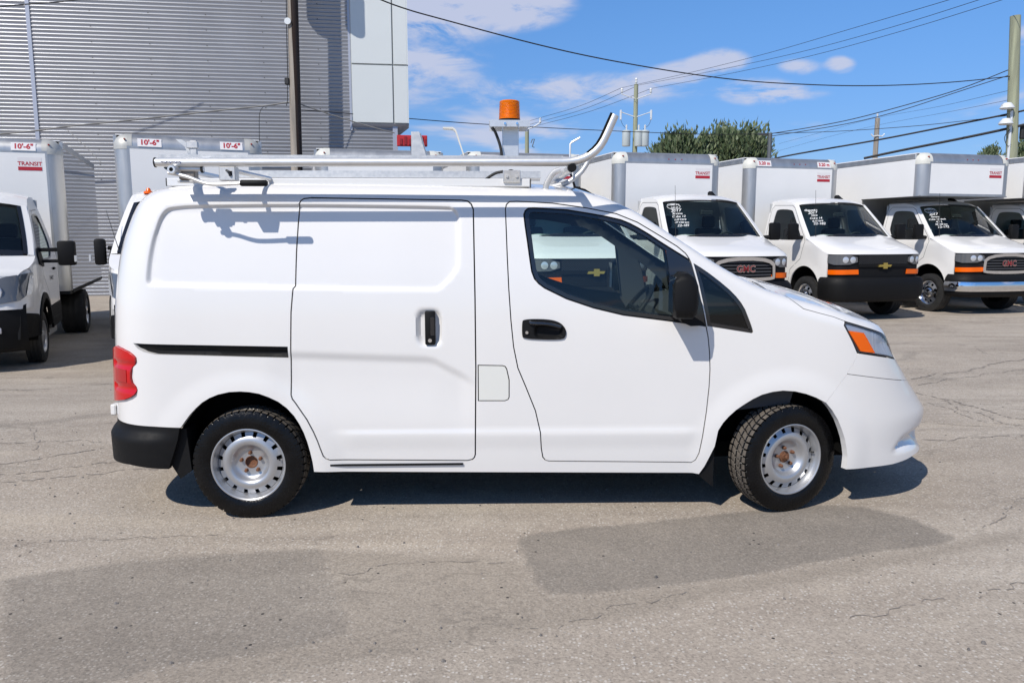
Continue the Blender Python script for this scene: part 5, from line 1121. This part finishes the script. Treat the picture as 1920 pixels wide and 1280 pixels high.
# ------------------------------------------------------------------ cargo box
def cargo_box(root, *a, **k_):
    ZM[0] = None; cargo_box_(root, *a, **k_)
def cargo_box_(root, L_, ztop, hw, key, side_m, over=None, zbot=.78, ln=4.3, marks=(), logo=True, lamps=True, cap_m=None):
    r = .19; x0 = -L_; zb = over if over else zbot; xo = x0
    yi = hw - r; zi = ztop - r
    k = key + 'b_'
    part(k + 'front', 'box_front', lambda: G().box((x0 - .03, -yi, zb + .05), (x0, yi, zi)), M_BOXW, root)
    part(k + 'frail', 'bottom_rail', lambda: G().box((x0 - .035, -yi, zb), (x0 + .004, yi, zb + .049)), M_BALU, root)
    def post():
        q = [(x0 - r + r * math.cos(t), -yi - r * math.sin(t)) for t in np.linspace(0, math.pi / 2, 10)]
        return G().grid([[(a, b, z) for a, b in q] for z in (zb, zi)])
    part(k + 'post', 'corner_post', post, M_BALU, root, mir=True)
    def lipst():
        return G().box((x0 - .004, -yi - .008, zb), (x0 + .003, -yi + .028, zi))
    part(k + 'lip', 'post_flange', lipst, M_BALU, root, mir=True)
    part(k + 'rail', 'top_rail', lambda: G().grid([[(x0 - r + r * math.cos(t), y, zi + r * math.sin(t)) for t in np.linspace(0, math.pi / 2, 10)] for y in (-yi, yi)]).box((x0 - .002, -yi, zi - .03), (x0 + .004, yi, zi - .0005)), M_BALU, root)
    def cap():
        rows = []
        for t in np.linspace(0, math.pi / 2, 9):
            rows.append([(x0 - r + (r + .006) * math.cos(p) * math.cos(t), -yi - (r + .006) * math.sin(p) * math.cos(t), zi + (r + .006) * math.sin(t)) for p in np.linspace(0, math.pi / 2, 9)])
        g = G().grid([[(a, b, z - (.045 if i == 0 else 0)) for a, b, z in rows[0]] if i == 0 else rows[i - 1] for i in range(len(rows) + 1)])
        # flat ears that lap onto the rails
        tt = np.linspace(0, math.pi / 2, 9)
        g.grid([[(x0 - r + (r + .006) * math.cos(t), y, zi + (r + .006) * math.sin(t)) for t in tt] for y in (-yi, -yi + .07)])
        return g
    part(k + 'cap', 'corner_cap', cap, cap_m or M_CAP, root, mir=True)
    part(k + 'caplamp', 'clearance_lamp', lambda: G().lathe([(.0001, x0 + .012), (.012, x0 + .010), (.016, x0 - .03)], 10, 'x', (0, -yi - .03, zi + .10)), M_MLAMP, root, mir=True)
    xb = x0 - ln
    # sides: with an overhanging nose the lower wall starts further back
    def sidep():
        if over: poly = [(x0 - r, zb), (x0 - r, zi + .06), (xb, zi + .06), (xb, zbot), (x0 - 1.75, zbot), (x0 - 1.75, zb)]
        else: poly = [(x0 - r, zb), (x0 - r, zi + .06), (xb, zi + .06), (xb, zb)]
        return fix_normals(G().prism(poly, -hw, -hw + .02, 'y'))
    part(k + 'side', 'box_side', sidep, side_m, root, mir=True)
    part(k + 'strail', 'side_top_rail', lambda: G().box((x0 - r, -hw - .006, zi + .06), (xb, -hw + .05, ztop - .02), .01), M_BALU, root, mir=True)
    part(k + 'sbrail', 'side_bottom_rail', lambda: G().box((x0 - (1.76 if over else r), -hw - .006, zbot - .03), (xb, -hw + .03, zbot + .02)), M_FRAME, root, mir=True)
    part(k + 'roof', 'box_roof', lambda: G().box((x0 - r, -hw + .03, ztop - .015), (xb, hw - .03, ztop)), M_BOXW, root)
    part(k + 'floor', 'box_floor', lambda: G().box((x0 - (1.75 if over else .03), -hw + .02, zbot - .05), (xb, hw - .02, zbot)), M_FRAME, root)
    part(k + 'rear', 'rear_frame', lambda: G().box((xb, -hw + .02, zbot), (xb + .03, hw - .02, ztop - .03)), M_BALU, root)
    if over:
        part(k + 'under', 'nose_floor', lambda: G().box((x0 - .05, -hw + .03, zb - .002), (x0 - 1.75, hw - .03, zb + .02)), M_BALU, root)
        part(k + 'bulk', 'box_bulkhead', lambda: G().box((x0 - 1.75, -hw + .02, zbot), (x0 - 1.73, hw - .02, zb)), M_BALU, root)
    part(k + 'frame', 'chassis_frame', lambda: G().box((-1.3, -.45, .45), (xb, .45, zbot - .06)), M_FRAME, root)
    part(k + 'flap', 'mud_flap', lambda: G().box((-3.95, -hw + .1, .2), (-3.97, -hw + .6, zbot - .05)), M_FRAME, root, mir=True)
    for y in (-.90, .90): truck_wheel('rrw', .38, .40, root, -3.5, y, 'holes')
    if lamps:
        for i, y in enumerate((-.14, 0, .14)):
            part(k + 'lamp%d' % i, 'marker_lamp', lambda: G().lathe([(.0001, .012), (.012, .010), (.016, 0)], 10, 'x', (x0 - .015, y + .12, zi + .055)), M_MLAMP, root)
    for i, (txt, y) in enumerate(marks):
        n = Vector((math.cos(.30), 0, math.sin(.30))); c0 = Vector((x0 - r, y, zi)) + n * (r + .006); up = Vector((-n.z, 0, n.x))
        pl = part(k + 'mk%d' % i, 'clearance_plate', lambda: G().box((-.165, -.064, -.002), (.165, .064, .0)).xf(basis(c0, (0, 1, 0), up)), M_PLATE, root)
        tpart(k + 'mt%d' % i, 'clearance_height', txt, .112 if '6' in txt else .098, M_MARK, pl, .004, basis(c0 + n * .003, (0, 1, 0), up))
    if logo:
        y = yi - .24
        a = part(k + 'lg', 'maker_sticker', lambda: G().box((x0, y - .16, zi - .30), (x0 + .002, y + .16, zi - .10)), M_PLATE, root)
        part(k + 'lr', 'sticker_band', lambda: G().box((x0 + .0025, y - .16, zi - .30), (x0 + .004, y + .16, zi - .245)), M_MARK, a)
        tpart(k + 'lt', 'sticker_name', 'TRANSIT', .082, M_MARK, a, .002, basis((x0 + .0035, y, zi - .20), (0, 1, 0), (0, 0, 1)))
    part(k + 'warn', 'warning_label', lambda: G().box((x0 - .001, -yi + .04, 1.55), (x0 + .002, -yi + .16, 1.68)), M_PLATE, root)
    part(k + 'warn2', 'warning_label', lambda: G().box((x0 - .001, yi - .16, 1.55), (x0 + .002, yi - .04, 1.68)), M_PLATE, root)

YAW = R(22)
def truck(x, y, label, yaw=R(15)):
    o = thing('box_truck', (x, y, float(gz(x, y))), -(math.pi / 2 - yaw), label, 'truck', 'box trucks parked in a row'); return o
HT = "10'-6\""
t = truck(-7.25, 10.05, 'white box truck at far left with polished metal box side and long-arm mirror', YAW); transit(t); cargo_box(t, 2.05, 3.18, 1.06, 'A', M_POLI, zbot=.82, marks=[(HT, .56)], lamps=False, cap_m=M_CAPG)
t = truck(-4.17, 10.25, 'white box truck with corner mostly hidden behind the tail of the white van', YAW); transit(t, True); cargo_box(t, 2.05, 3.18, 1.06, 'B', M_BOXW, zbot=.82, marks=[(HT, -.56), (HT, .60)], logo=False, lamps=False, cap_m=M_CAPG)
t = truck(-1.85, 12.32, 'white box truck behind the rack, only its box top showing beside the wooden pole'); express(t, 'mesh', []); cargo_box(t, 1.9, 3.13, 1.15, 'C', M_BOXW, logo=False)
t = truck(1.0, 12.42, 'white box truck with gold cross badge seen through the van door window'); express(t, 'mesh', [('2018', .12), ('Express', .10), ('12 fp', .09), ('4.8 km', .09), ('22-120', .10)]); cargo_box(t, 2.75, 3.12, 1.15, 'D', M_BOXW, marks=[(HT, -.72), (HT, .70)], lamps=False)
t = truck(3.60, 13.72, 'white box truck with chrome grille and red letters, nearest the van windshield'); express(t, 'chrome', [('CAMION', .075), ('NEUF', .075), ('2017', .13), ('Savana', .10), ('Cube 12', .10), ('6.0 litre', .10), ('47 000 km', .085), ('22-181', .11)]); cargo_box(t, 1.9, 3.17, 1.15, 'E', M_BOXW)
t = truck(6.58, 15.15, 'white box truck with gold cross badge, black bumper and 3.20 m plates'); express(t, 'mesh', [('2017', .12), ('Chevrolet', .09), ('Express', .10), ('3500', .09), ('Cube 14', .10), ('6.0 litre', .09), ('22-182', .12)]); cargo_box(t, 1.9, 3.20, 1.15, 'F', M_BOXW, marks=[('3.20 m', -.75), ('3.20 m', .72)])
t = truck(9.53, 16.22, 'white box truck with box nose over the cab and chrome grille, right'); express(t, 'chrome', [('CAMION', .075), ('NEUF', .075), ('2017', .12), ('Savana', .10), ('Cube 12 deck', .09), ('4.3 L', .10), ('38 000 km', .085), ('22-172', .12)]); cargo_box(t, .20, 3.24, 1.15, 'Gg', M_BOXW, over=2.36, ln=5.6)
t = truck(12.30, 17.0, 'white box truck cut off by the right edge of the picture'); express(t, 'chrome', []); cargo_box(t, .20, 3.24, 1.15, 'Gg', M_BOXW, over=2.36, ln=5.6)
# ================================================================== BUILDING, POLES, WIRES, TREES
M_SID = mat('galvanised_siding', (.30, .31, .335), .36, .45, 0, var=.07, vscale=.8)
M_SIDT = mat('siding_trim', (.42, .44, .50), .45, .4)
M_CLAD = mat('white_cladding', (.60, .63, .62), .42, 0, .2, var=.02, vscale=.7)
M_JOINT = mat('joint_grey', (.30, .31, .30), .6)
M_WOOD = mat('weathered_pole_wood', (.27, .24, .205), .9, var=.55, vscale=3.0, bump=.8, bscale=10, stretch=(3, 3, .18))
M_WOODD = mat('creosote_stain', (.022, .012, .009), .85, var=.5, vscale=3, stretch=(3, 3, .2))
M_WOODG = mat('treated_green_pole', (.30, .315, .215), .9, var=.35, vscale=3, bump=.6, bscale=12, stretch=(3, 3, .2))
M_WIRE = mat('cable_black', (.02, .02, .022), .7)
M_WIREL = mat('cable_pale', (.20, .195, .185), .7)
M_PORC = mat('porcelain', (.66, .68, .68), .3, 0, .4)
M_TRFM = mat('transformer_grey', (.50, .55, .55), .5, .1)
M_GALV = mat('galvanised_pole', (.14, .15, .16), .5, .5)

FA = R(8.0); FO = Vector((-12.94, 21.68, 0)); FX = Vector((math.cos(FA), math.sin(FA), 0))       # facade origin at the seam, direction along the wall
bld = thing('metal_building', (FO.x, FO.y, -.22), FA, 'tall grey corrugated metal building with white corner cladding behind the left trucks', 'building')
def siding(x0, x1, z0, z1, y=0.):
    """real corrugation: rounded ribs 102 mm apart"""
    p = .1016; prof = [(0, .0), (.10, .0005), (.66, .0195), (.72, .0215), (.78, .0195), (.93, .002)]
    rows = []; k = 0; z = z0
    while z < z1:
        for a, d in prof:
            zz = z + a * p
            if zz > z1: break
            rows.append([(x0, y - d, zz), (x1, y - d, zz)])
        z += p
    return G().grid(rows)
CL0, CL1 = 8.45, 10.02           # corner cladding between these distances along the wall
obj('siding_panel', siding(-9.0, -.03, 0, 13), M_SID, bld, 20)
obj('siding_panel', siding(.03, 4.1, 0, 13), M_SID, bld, 20)
obj('siding_panel', siding(4.1, CL0 - .03, 0, 13, .002), M_SID, bld, 20)
obj('siding_panel', siding(CL0 - .03, 9.62, 0, 4.95, .004), M_SID, bld, 20)
obj('seam_trim', G().box((-.05, -.035, 0), (.05, 0, 13)), M_SIDT, bld)
obj('corner_trim', G().box((9.58, -.05, 0), (9.72, .05, 4.93)), M_SIDT, bld)
obj('edge_trim', G().box((CL0 - .07, -.06, 4.7), (CL0 - .01, .02, 13)), M_SIDT, bld)
zs_ = [4.90, 6.52, 9.6, 13.0]; xs_ = [CL0, 9.62, CL1]
for i in range(2):
    for j in range(3):
        obj('cladding_panel', G().box((xs_[i] + .018, -.14, zs_[j] + .02), (xs_[i + 1] - (.018 if i == 0 else 0), -.10, zs_[j + 1] - .02), .006), M_CLAD, bld)
obj('cladding_backing', G().box((CL0, -.10, 4.89), (CL1 - .01, .06, 13)), M_JOINT, bld)
for j in range(3): obj('cladding_return', G().box((CL1 - .002, -.138, zs_[j] + .02), (CL1 + .03, .65, zs_[j + 1] - .02)), M_CLAD, bld)
obj('soffit', fix_normals(G().add([(CL0, -.13, 4.885), (CL1 + .03, -.13, 4.885), (CL1 + .03, .65, 4.885), (CL0, .65, 4.885), (CL0, .02, 4.78), (9.72, .02, 4.78), (9.72, .6, 4.62), (CL0, .6, 4.62)], [(0, 1, 2, 3), (4, 7, 6, 5), (0, 4, 5, 1), (1, 5, 6, 2), (2, 6, 7, 3), (3, 7, 4, 0)])), M_SIDT, bld)
obj('side_wall', fix_normals(G().prism([(9.60, .03), (9.64, .03), (8.2, 9.0), (8.16, 9.0)], 0, 12.9, 'z')), M_SID, bld)
obj('rear_roof', G().box((-9.0, .05, 12.6), (8.1, 9, 12.9)), M_SIDT, bld)
# screw heads on the siding, in vertical lines
scr = G()
for x in (1.55, 3.05, 4.55, 6.05, 7.55):
    for k in range(22):
        z = 3.2 + k * .2032 * 2; scr.lathe([(.0001, -.026), (.012, -.026), (.016, -.018)], 6, 'y', (x, 0, z + .055))
tag(obj('siding_screws', scr, M_TRIM, bld), kind='stuff')

# ------------------------------------------------------------------ poles
pl = thing('utility_pole', (-5.90, 21.6, -.2), 0, 'old dark-stained wooden utility pole in front of the corrugated wall', 'pole')
obj('shaft', G().tube([(0, 0, 0), (.02, 0, 4), (.07, 0, 8), (.10, 0, 11.5)], [.165, .155, .14, .125], 18), M_WOOD, pl)
st = []
for z, a0, a1 in ((3.0, -1.15, -.2), (4.2, -1.25, -.1), (5.2, -1.30, -.05), (6.3, -1.45, .05), (7.1, -1.6, .1), (8.2, -1.75, .2), (11.5, -1.8, .2)):
    c = Vector(((.02 * min(z, 4) / 4 + .05 * max(0, z - 4) / 4), 0, z)); r = np.interp(z, [0, 4, 8, 11.5], [.165, .155, .14, .125]) + .002
    st.append([(c.x + r * math.cos(a), c.y + r * math.sin(a), z) for a in np.linspace(a0, a1, 10)])
obj('stain_strip', G().grid(st), M_WOODD, pl)
obj('reflector_disc', G().lathe([(.0001, -.20), (.085, -.20), (.088, -.185), (.088, -.175)], 20, 'y', (-.035, 0, 7.31)), M_PORC, pl)
obj('cable_clamp', G().box((-.19, -.16, 5.70), (-.07, -.04, 5.88), .02), M_WIRE, pl)
obj('ground_wire', G().tube([(-.12, -.12, 5.8), (-.13, -.13, 5.3), (-.17, -.12, 5.15)], .010, 6), M_WIRE, pl)
obj('riser_wire', G().tube([(-.10, -.13, 5.8), (-.09, -.13, 6.8), (-.06, -.13, 8.0)], .012, 6), M_WIRE, pl)
obj('cross_arm', G().box((-1.2, -.16, 10.6), (1.35, -.05, 10.73)), M_WOOD, pl)
for i, x in enumerate((-.42, .52)):  # unseen cans above the view, added to cast shadows on the cladding
    obj('transformer', G().lathe([(.0001, 9.05), (.22, 9.06), (.25, 9.1), (.25, 9.95), (.23, 10.0), (.0001, 10.03)], 20, 'z', (x + .05, -.12, 0)), M_TRFM, pl)

rp = thing('utility_pole', (17.67, 28, -.1), 0, 'pale green treated wooden pole at the right edge carrying many cables', 'pole')
obj('shaft', G().tube([(.05, 0, 0), (0, 0, 4.5), (-.28, 0, 9.1)], [.20, .185, .165], 18), M_WOODG, rp)
obj('conduit', G().tube([(-.20, -.16, 2), (-.22, -.16, 5.9)], .045, 8), M_PORC, rp)
for z in (5.45, 5.98):
    lampo = obj('lamp_head', G().lathe([(.0001, z + .20), (.12, z + .18), (.20, z + .08), (.24, z), (.20, z - .03), (.0001, z - .04)], 16, 'z', (-.42, -.2, 0)), M_PORC, rp)
obj('lamp_arm', G().tube([(-.62, -.22, 6.05), (-.45, -.2, 6.08), (-.12, -.1, 6.02)], .05, 8), M_PORC, rp)
obj('splice_box', G().box((.18, -.18, 4.95), (.32, -.02, 5.40), .03), M_WIRE, rp)
obj('loop_wire', G().tube(catmull([(-.22, -.18, 5.3), (-.42, -.2, 5.0), (-.30, -.2, 4.7), (-.16, -.18, 4.75)], 6), .012, 6), M_WIRE, rp)

tp = thing('transformer_pole', (7.75, 50, -.1), 0, 'distant green pole with three grey transformer cans and two pairs of side arms', 'pole')
obj('shaft', G().tube([(0, 0, 0), (0, 0, 10.9)], [.19, .13], 14), M_WOODG, tp)
for z in (10.05, 8.95):
    for s_ in (-1, 1):
        arm_ = obj('side_arm', G().tube([(0, -.1, z - .05), (s_ * .9, -.12, z + .25)], .03, 6), M_PORC, tp)
        if z > 9.5: obj('insulator', G().lathe([(.0001, z + .62), (.06, z + .6), (.09, z + .5), (.05, z + .45), (.09, z + .38), (.03, z + .3), (.03, z + .22)], 10, 'z', (s_ * .9, -.12, 0)), M_PORC, arm_)
        else: obj('cutout_fuse', G().box((s_ * .95 - .06, -.2, z - .22), (s_ * .95 + .06, -.1, z + .38), .02), M_PORC, arm_)
obj('insulator', G().lathe([(.0001, 11.3), (.06, 11.28), (.09, 11.18), (.05, 11.12), (.09, 11.05), (.03, 10.9)], 10, 'z'), M_PORC, tp)
for x in (-.60, .17, .56):
    tr_ = obj('transformer', G().lathe([(.0001, 7.1), (.24, 7.1), (.26, 7.15), (.26, 7.95), (.285, 7.97), (.285, 8.02), (.18, 8.08), (.0001, 8.10)], 18, 'z', (x, -.32, 0)), M_TRFM, tp)
    obj('bushing', G().lathe([(.0001, 8.42), (.06, 8.38), (.05, 8.2), (.03, 8.08)], 8, 'z', (x, -.34, 0)), M_PORC, tr_)
for s_ in (-1, 1): obj('jumper_wire', G().tube(catmull([(s_ * .95, -.15, 8.75), (s_ * .8, -.2, 8.4), (s_ * .5 - .05, -.3, 8.15)], 4), .012, 5), M_WIRE, tp)
fp = thing('bare_pole', (27.52, 60, -.1), 0, 'far bare wooden pole with two small brackets behind the right boxes', 'pole')
obj('shaft', G().tube([(0, 0, 0), (.02, 0, 10.3)], [.22, .17], 12), M_WOOD, fp)
for s_ in (-1, 1): obj('bracket', G().tube([(0, -.2, 9.0), (s_ * .35, -.22, 8.95), (s_ * .50, -.22, 9.12)], .05, 6), M_PORC, fp)
obj('insulator', G().lathe([(.0001, 10.65), (.09, 10.6), (.05, 10.45), (.03, 10.3)], 8, 'z'), M_PORC, fp)
gp = thing('steel_post', (10.40, 32, -.1), 0, 'dark grey steel post with a short top arm beside the tree', 'post')
obj('shaft', G().tube([(0, 0, 0), (0, 0, 5.66)], [.10, .085], 12), M_GALV, gp)
obj('top_arm', G().tube([(0, 0, 5.60), (-.25, 0, 5.63), (-.48, .0, 5.63)], .05, 8), M_GALV, gp)
sp_ = thing('lamp_post', (.85, 45, -.1), 0, 'small greenish post with a white bracket lamp behind the beacon plate', 'post')
obj('shaft', G().tube([(0, 0, 0), (0, 0, 7.55)], [.14, .11], 12), M_WOODG, sp_)
obj('bracket', G().tube([(0, -.1, 7.5), (.35, -.12, 7.62), (.72, -.12, 7.85)], .035, 6), M_PORC, sp_)
obj('insulator', G().lathe([(.0001, 8.15), (.07, 8.1), (.05, 8.0), (.08, 7.9), (.03, 7.82)], 10, 'z', (.74, -.12, 0)), M_PORC, sp_)
obj('cutout_fuse', G().tube([(.22, -.15, 6.75), (.30, -.15, 6.95), (.42, -.15, 6.97), (.30, -.15, 6.55), (.42, -.15, 6.5)], .03, 6), M_GALV, sp_)

# ------------------------------------------------------------------ wires
WIRES = [
    ('overhead_cable', 'thick twisted dark cable sagging across the sky above the beacon', 0.017, [(-4.08, 19.5, 7.58), (-3.41, 20.0, 7.32), (-2.68, 20.4, 7.14), (-1.72, 20.9, 7.0), (0.58, 22.0, 6.68), (2.58, 22.9, 6.47), (5.08, 23.9, 6.29), (7.26, 24.8, 6.23), (9.17, 25.5, 6.26), (11.16, 26.2, 6.34), (13.25, 26.9, 6.5), (15.37, 27.5, 6.72), (17.5, 28.0, 7.0)]),
    ('overhead_cable', 'upper cable of the pair rising from the grey post to the wooden pole', 0.017, [(10.38, 32.0, 5.54), (11.75, 31.3, 5.7), (13.11, 30.6, 5.92), (14.68, 29.7, 6.3), (16.12, 28.8, 6.71), (17.47, 28.0, 7.27)]),
    ('overhead_cable', 'lower cable of the pair rising from the grey post to the wooden pole', 0.015, [(10.38, 32.0, 5.44), (11.76, 31.3, 5.6), (13.12, 30.6, 5.79), (14.55, 29.8, 6.12), (16.12, 28.8, 6.63), (17.49, 28.0, 7.07)]),
    ('overhead_cable', 'thick black cable sloping up behind the right box tops to the wooden pole', 0.035, [(10.68, 33.0, 4.61), (11.75, 32.3, 4.8), (14.19, 30.6, 5.15), (16.33, 29.0, 5.52), (17.51, 28.0, 5.73), (18.31, 27.4, 5.91)]),
    ('overhead_cable', 'lowest thick black cable sloping up to the wooden pole at right', 0.05, [(13.79, 31.0, 4.48), (14.89, 30.3, 4.71), (16.37, 29.0, 4.99), (17.56, 28.0, 5.24), (18.35, 27.4, 5.45)]),
    ('overhead_cable', 'thin dark cable running level from the grey post to the right pole', 0.012, [(10.38, 32.0, 5.56), (12.48, 31.0, 5.5), (14.74, 29.7, 5.51), (16.26, 28.9, 5.59), (17.61, 28.0, 5.68)]),
    ('overhead_cable', 'long thin dark cable from the left pole passing behind the beacon to the grey post', 0.013, [(-5.82, 21.6, 4.87), (-4.69, 22.6, 4.92), (-3.54, 23.5, 4.95), (-1.83, 24.8, 4.99), (-0.6, 25.6, 5.02), (1.63, 27.0, 5.09), (4.64, 28.8, 5.2), (7.55, 30.4, 5.32), (10.38, 32.0, 5.54)]),
    ('power_line', 'highest of three thin lines climbing right from the transformer pole', 0.01, [(6.83, 50.0, 10.59), (9.94, 44.0, 10.35), (12.24, 38.5, 10.11), (13.93, 33.0, 9.86), (15.07, 28.0, 9.53), (14.99, 26.0, 9.28)]),
    ('power_line', 'middle of three thin lines climbing right from the transformer pole', 0.01, [(7.89, 50.0, 10.75), (10.98, 43.5, 10.31), (13.41, 37.5, 9.93), (14.98, 32.0, 9.63), (16.1, 28.0, 9.53), (16.01, 26.0, 9.31)]),
    ('power_line', 'lowest of three thin lines climbing right from the transformer pole', 0.01, [(8.73, 50.0, 10.56), (11.56, 43.5, 10.11), (13.91, 37.5, 9.76), (15.62, 32.0, 9.55), (16.9, 28.0, 9.53), (16.86, 26.0, 9.35)]),
    ('power_line', 'highest of three thin lines falling left from the transformer pole', 0.012, [(6.83, 50.0, 10.59), (4.69, 54.0, 10.17), (2.01, 60.0, 10.2), (0.0, 66.0, 10.46)]),
    ('power_line', 'middle of three thin lines falling left from the transformer pole', 0.012, [(7.89, 50.0, 10.75), (5.05, 54.0, 9.99), (2.01, 60.0, 9.92), (0.0, 66.0, 10.2)]),
    ('power_line', 'lowest of three thin lines falling left from the transformer pole', 0.012, [(8.73, 50.0, 10.56), (5.42, 54.0, 9.82), (2.01, 60.0, 9.69), (0.0, 66.0, 9.99)]),
    ('power_line', 'faint upper line between the far bare pole and the wooden pole', 0.008, [(23.54, 70.0, 9.45), (25.36, 63.0, 9.77), (27.32, 60.0, 10.2), (22.45, 42.0, 8.19), (17.72, 28.3, 6.6)]),
    ('power_line', 'faint lower line between the far bare pole and the wooden pole', 0.008, [(23.57, 70.0, 8.85), (25.39, 63.0, 9.27), (27.75, 60.0, 9.73), (21.94, 40.0, 7.62), (17.75, 28.3, 6.27)]),
    ('overhead_cable', 'bundle of pale and black cables crossing the corrugated wall to the left pole', 0.022, [(-13.7, 20.6, 4.07), (-12.56, 20.8, 4.2), (-11.63, 20.9, 4.34), (-10.32, 21.1, 4.5), (-8.98, 21.3, 4.68), (-7.44, 21.4, 4.86), (-6.61, 21.5, 4.96), (-5.87, 21.6, 5.09)]),
    ('overhead_cable', 'pale cable falling from the left pole towards the building corner', 0.016, [(-5.87, 21.6, 5.06), (-5.42, 21.9, 4.93), (-4.76, 22.2, 4.74), (-3.91, 22.4, 4.51), (-3.34, 22.6, 4.38)]),
    ('overhead_cable', 'dark cable across the top left corner of the wall', 0.014, [(-12.69, 19.5, 6.9), (-11.96, 19.8, 7.07), (-11.29, 20.0, 7.18), (-10.6, 20.2, 7.32), (-9.9, 20.4, 7.51)]),
    ('drop_wire', 'thin vertical drop wire hanging in front of the corrugated wall', 0.008, [(-6.63, 21.3, 4.9), (-6.72, 21.3, 4.79), (-6.76, 21.3, 4.56), (-6.78, 21.3, 3.93), (-6.77, 21.3, 3.37)]),
    ('guy_wire', 'thin stay wire slanting down behind the leftmost box', 0.008, [(-11.71, 20.9, 4.26), (-11.0, 20.2, 3.87), (-9.87, 19.0, 3.23)]),
]
for nm, lb, r_, pts in WIRES:
    pale = 'pale' in lb or nm in ('guy_wire',)
    tag(obj(nm, G().tube(catmull(pts, 5), r_, 6), M_WIREL if pale else M_WIRE), lb, 'cable' if 'cable' in nm else 'wire', 'overhead wires')

# ------------------------------------------------------------------ trees
M_LEAF = [mat('leaf_a', (.060, .095, .040), .6), mat('leaf_b', (.105, .140, .066), .6), mat('leaf_c', (.165, .195, .105), .6)]
M_BARK = mat('bark', (.09, .07, .055), .95, var=.3, vscale=6)
def tree(x, y, h, rx, rz, n, label, seed, nm='bushy_tree', cz=None):
    rg = np.random.default_rng(seed); t = thing(nm, (x, y, -.1), 0, label, 'tree', 'trees beyond the lot'); cz = cz or h - rz
    g = G().tube([(0, 0, 0), (.05, .05, cz * .5), (0, 0, cz)], [.22, .17, .10], 10); tips = []
    obj('trunk', g, M_BARK, t)
    nl = 26
    for i in range(nl):
        a = 2 * math.pi * i / nl * 1.618 * 3; e = rg.uniform(-.15, 1.0); L_ = rg.uniform(.70, 1.0)
        tips.append(Vector((math.cos(a) * rx * L_ * math.cos(e * 1.2), math.sin(a) * rx * .9 * L_ * math.cos(e * 1.2), cz + rz * L_ * math.sin(e * 1.35))))
    for i, p in enumerate(tips[::3]):
        b = Vector((0, 0, cz * rg.uniform(.55, .95))); obj('limb', G().tube([b, b.lerp(p, .5) + Vector((0, 0, -.1)), p], [.08, .05, .02], 6), M_BARK, t)
    v = []; f = []; mi = []
    c0 = Vector((0, 0, cz))
    for k in range(n):
        tp_ = tips[k % nl]; s_ = rg.random() ** .55
        p = c0.lerp(tp_, .25 + .75 * s_) + Vector(rg.normal(0, .16 + .10 * (1 - s_), 3) * np.array([rx, rx, rz]) * .75)
        d = (tp_ - c0).normalized() * .5 + Vector((0, 0, .75)) + Vector(rg.normal(0, .32, 3)); d.normalize()
        w = d.cross(Vector(rg.normal(0, 1, 3))); w.normalize(); ln, wd = rg.uniform(.22, .42), rg.uniform(.04, .07)
        q = len(v); v += [p - d * ln * .4, p + w * wd, p + d * ln * .6, p - w * wd]; f.append((q, q + 1, q + 2, q + 3)); mi.append(int(rg.choice([0, 1, 2], p=[.4, .4, .2])))
    me = make_mesh('crown', v, f, M_LEAF, None); me.polygons.foreach_set('material_index', mi)
    link('crown', me, t); return t
tree(8.65, 40, 6.9, 1.7, 2.0, 8500, 'shorter leafy green tree left of its taller neighbour, behind the boxes', 3)
tree(11.45, 41, 7.35, 2.15, 2.4, 11500, 'taller leafy green tree beside the grey steel post', 5)
tree(36.3, 60, 8.3, .95, 1.3, 1800, 'small dark tree left of the right wooden pole', 8)
tree(36.6, 56, 8.4, 1.0, 1.6, 1800, 'small dark tree cut off at the right edge', 9)
# red sign end behind the rack, at the building corner
rs = thing('red_sign', (-2.78, 22.1, -.1), R(8), 'small red sign box at the foot of the white cladding, behind the rack', 'sign')
obj('sign_box', G().box((-.42, 0, 4.06), (.42, .12, 4.36), .015), mat('sign_red', (.45, .015, .02), .5), rs)
for i, x in enumerate((-.34, -.22, -.10, .24, .34)): obj('sign_letter', G().box((x, -.02, 4.10), (x + .07, 0, 4.26 + .06 * (i % 2))), mat('sign_red_dark', (.25, .008, .012), .5), rs)
obj('sign_post', G().tube([(0, .06, 0), (0, .06, 4.06)], .05, 8), M_GALV, rs)
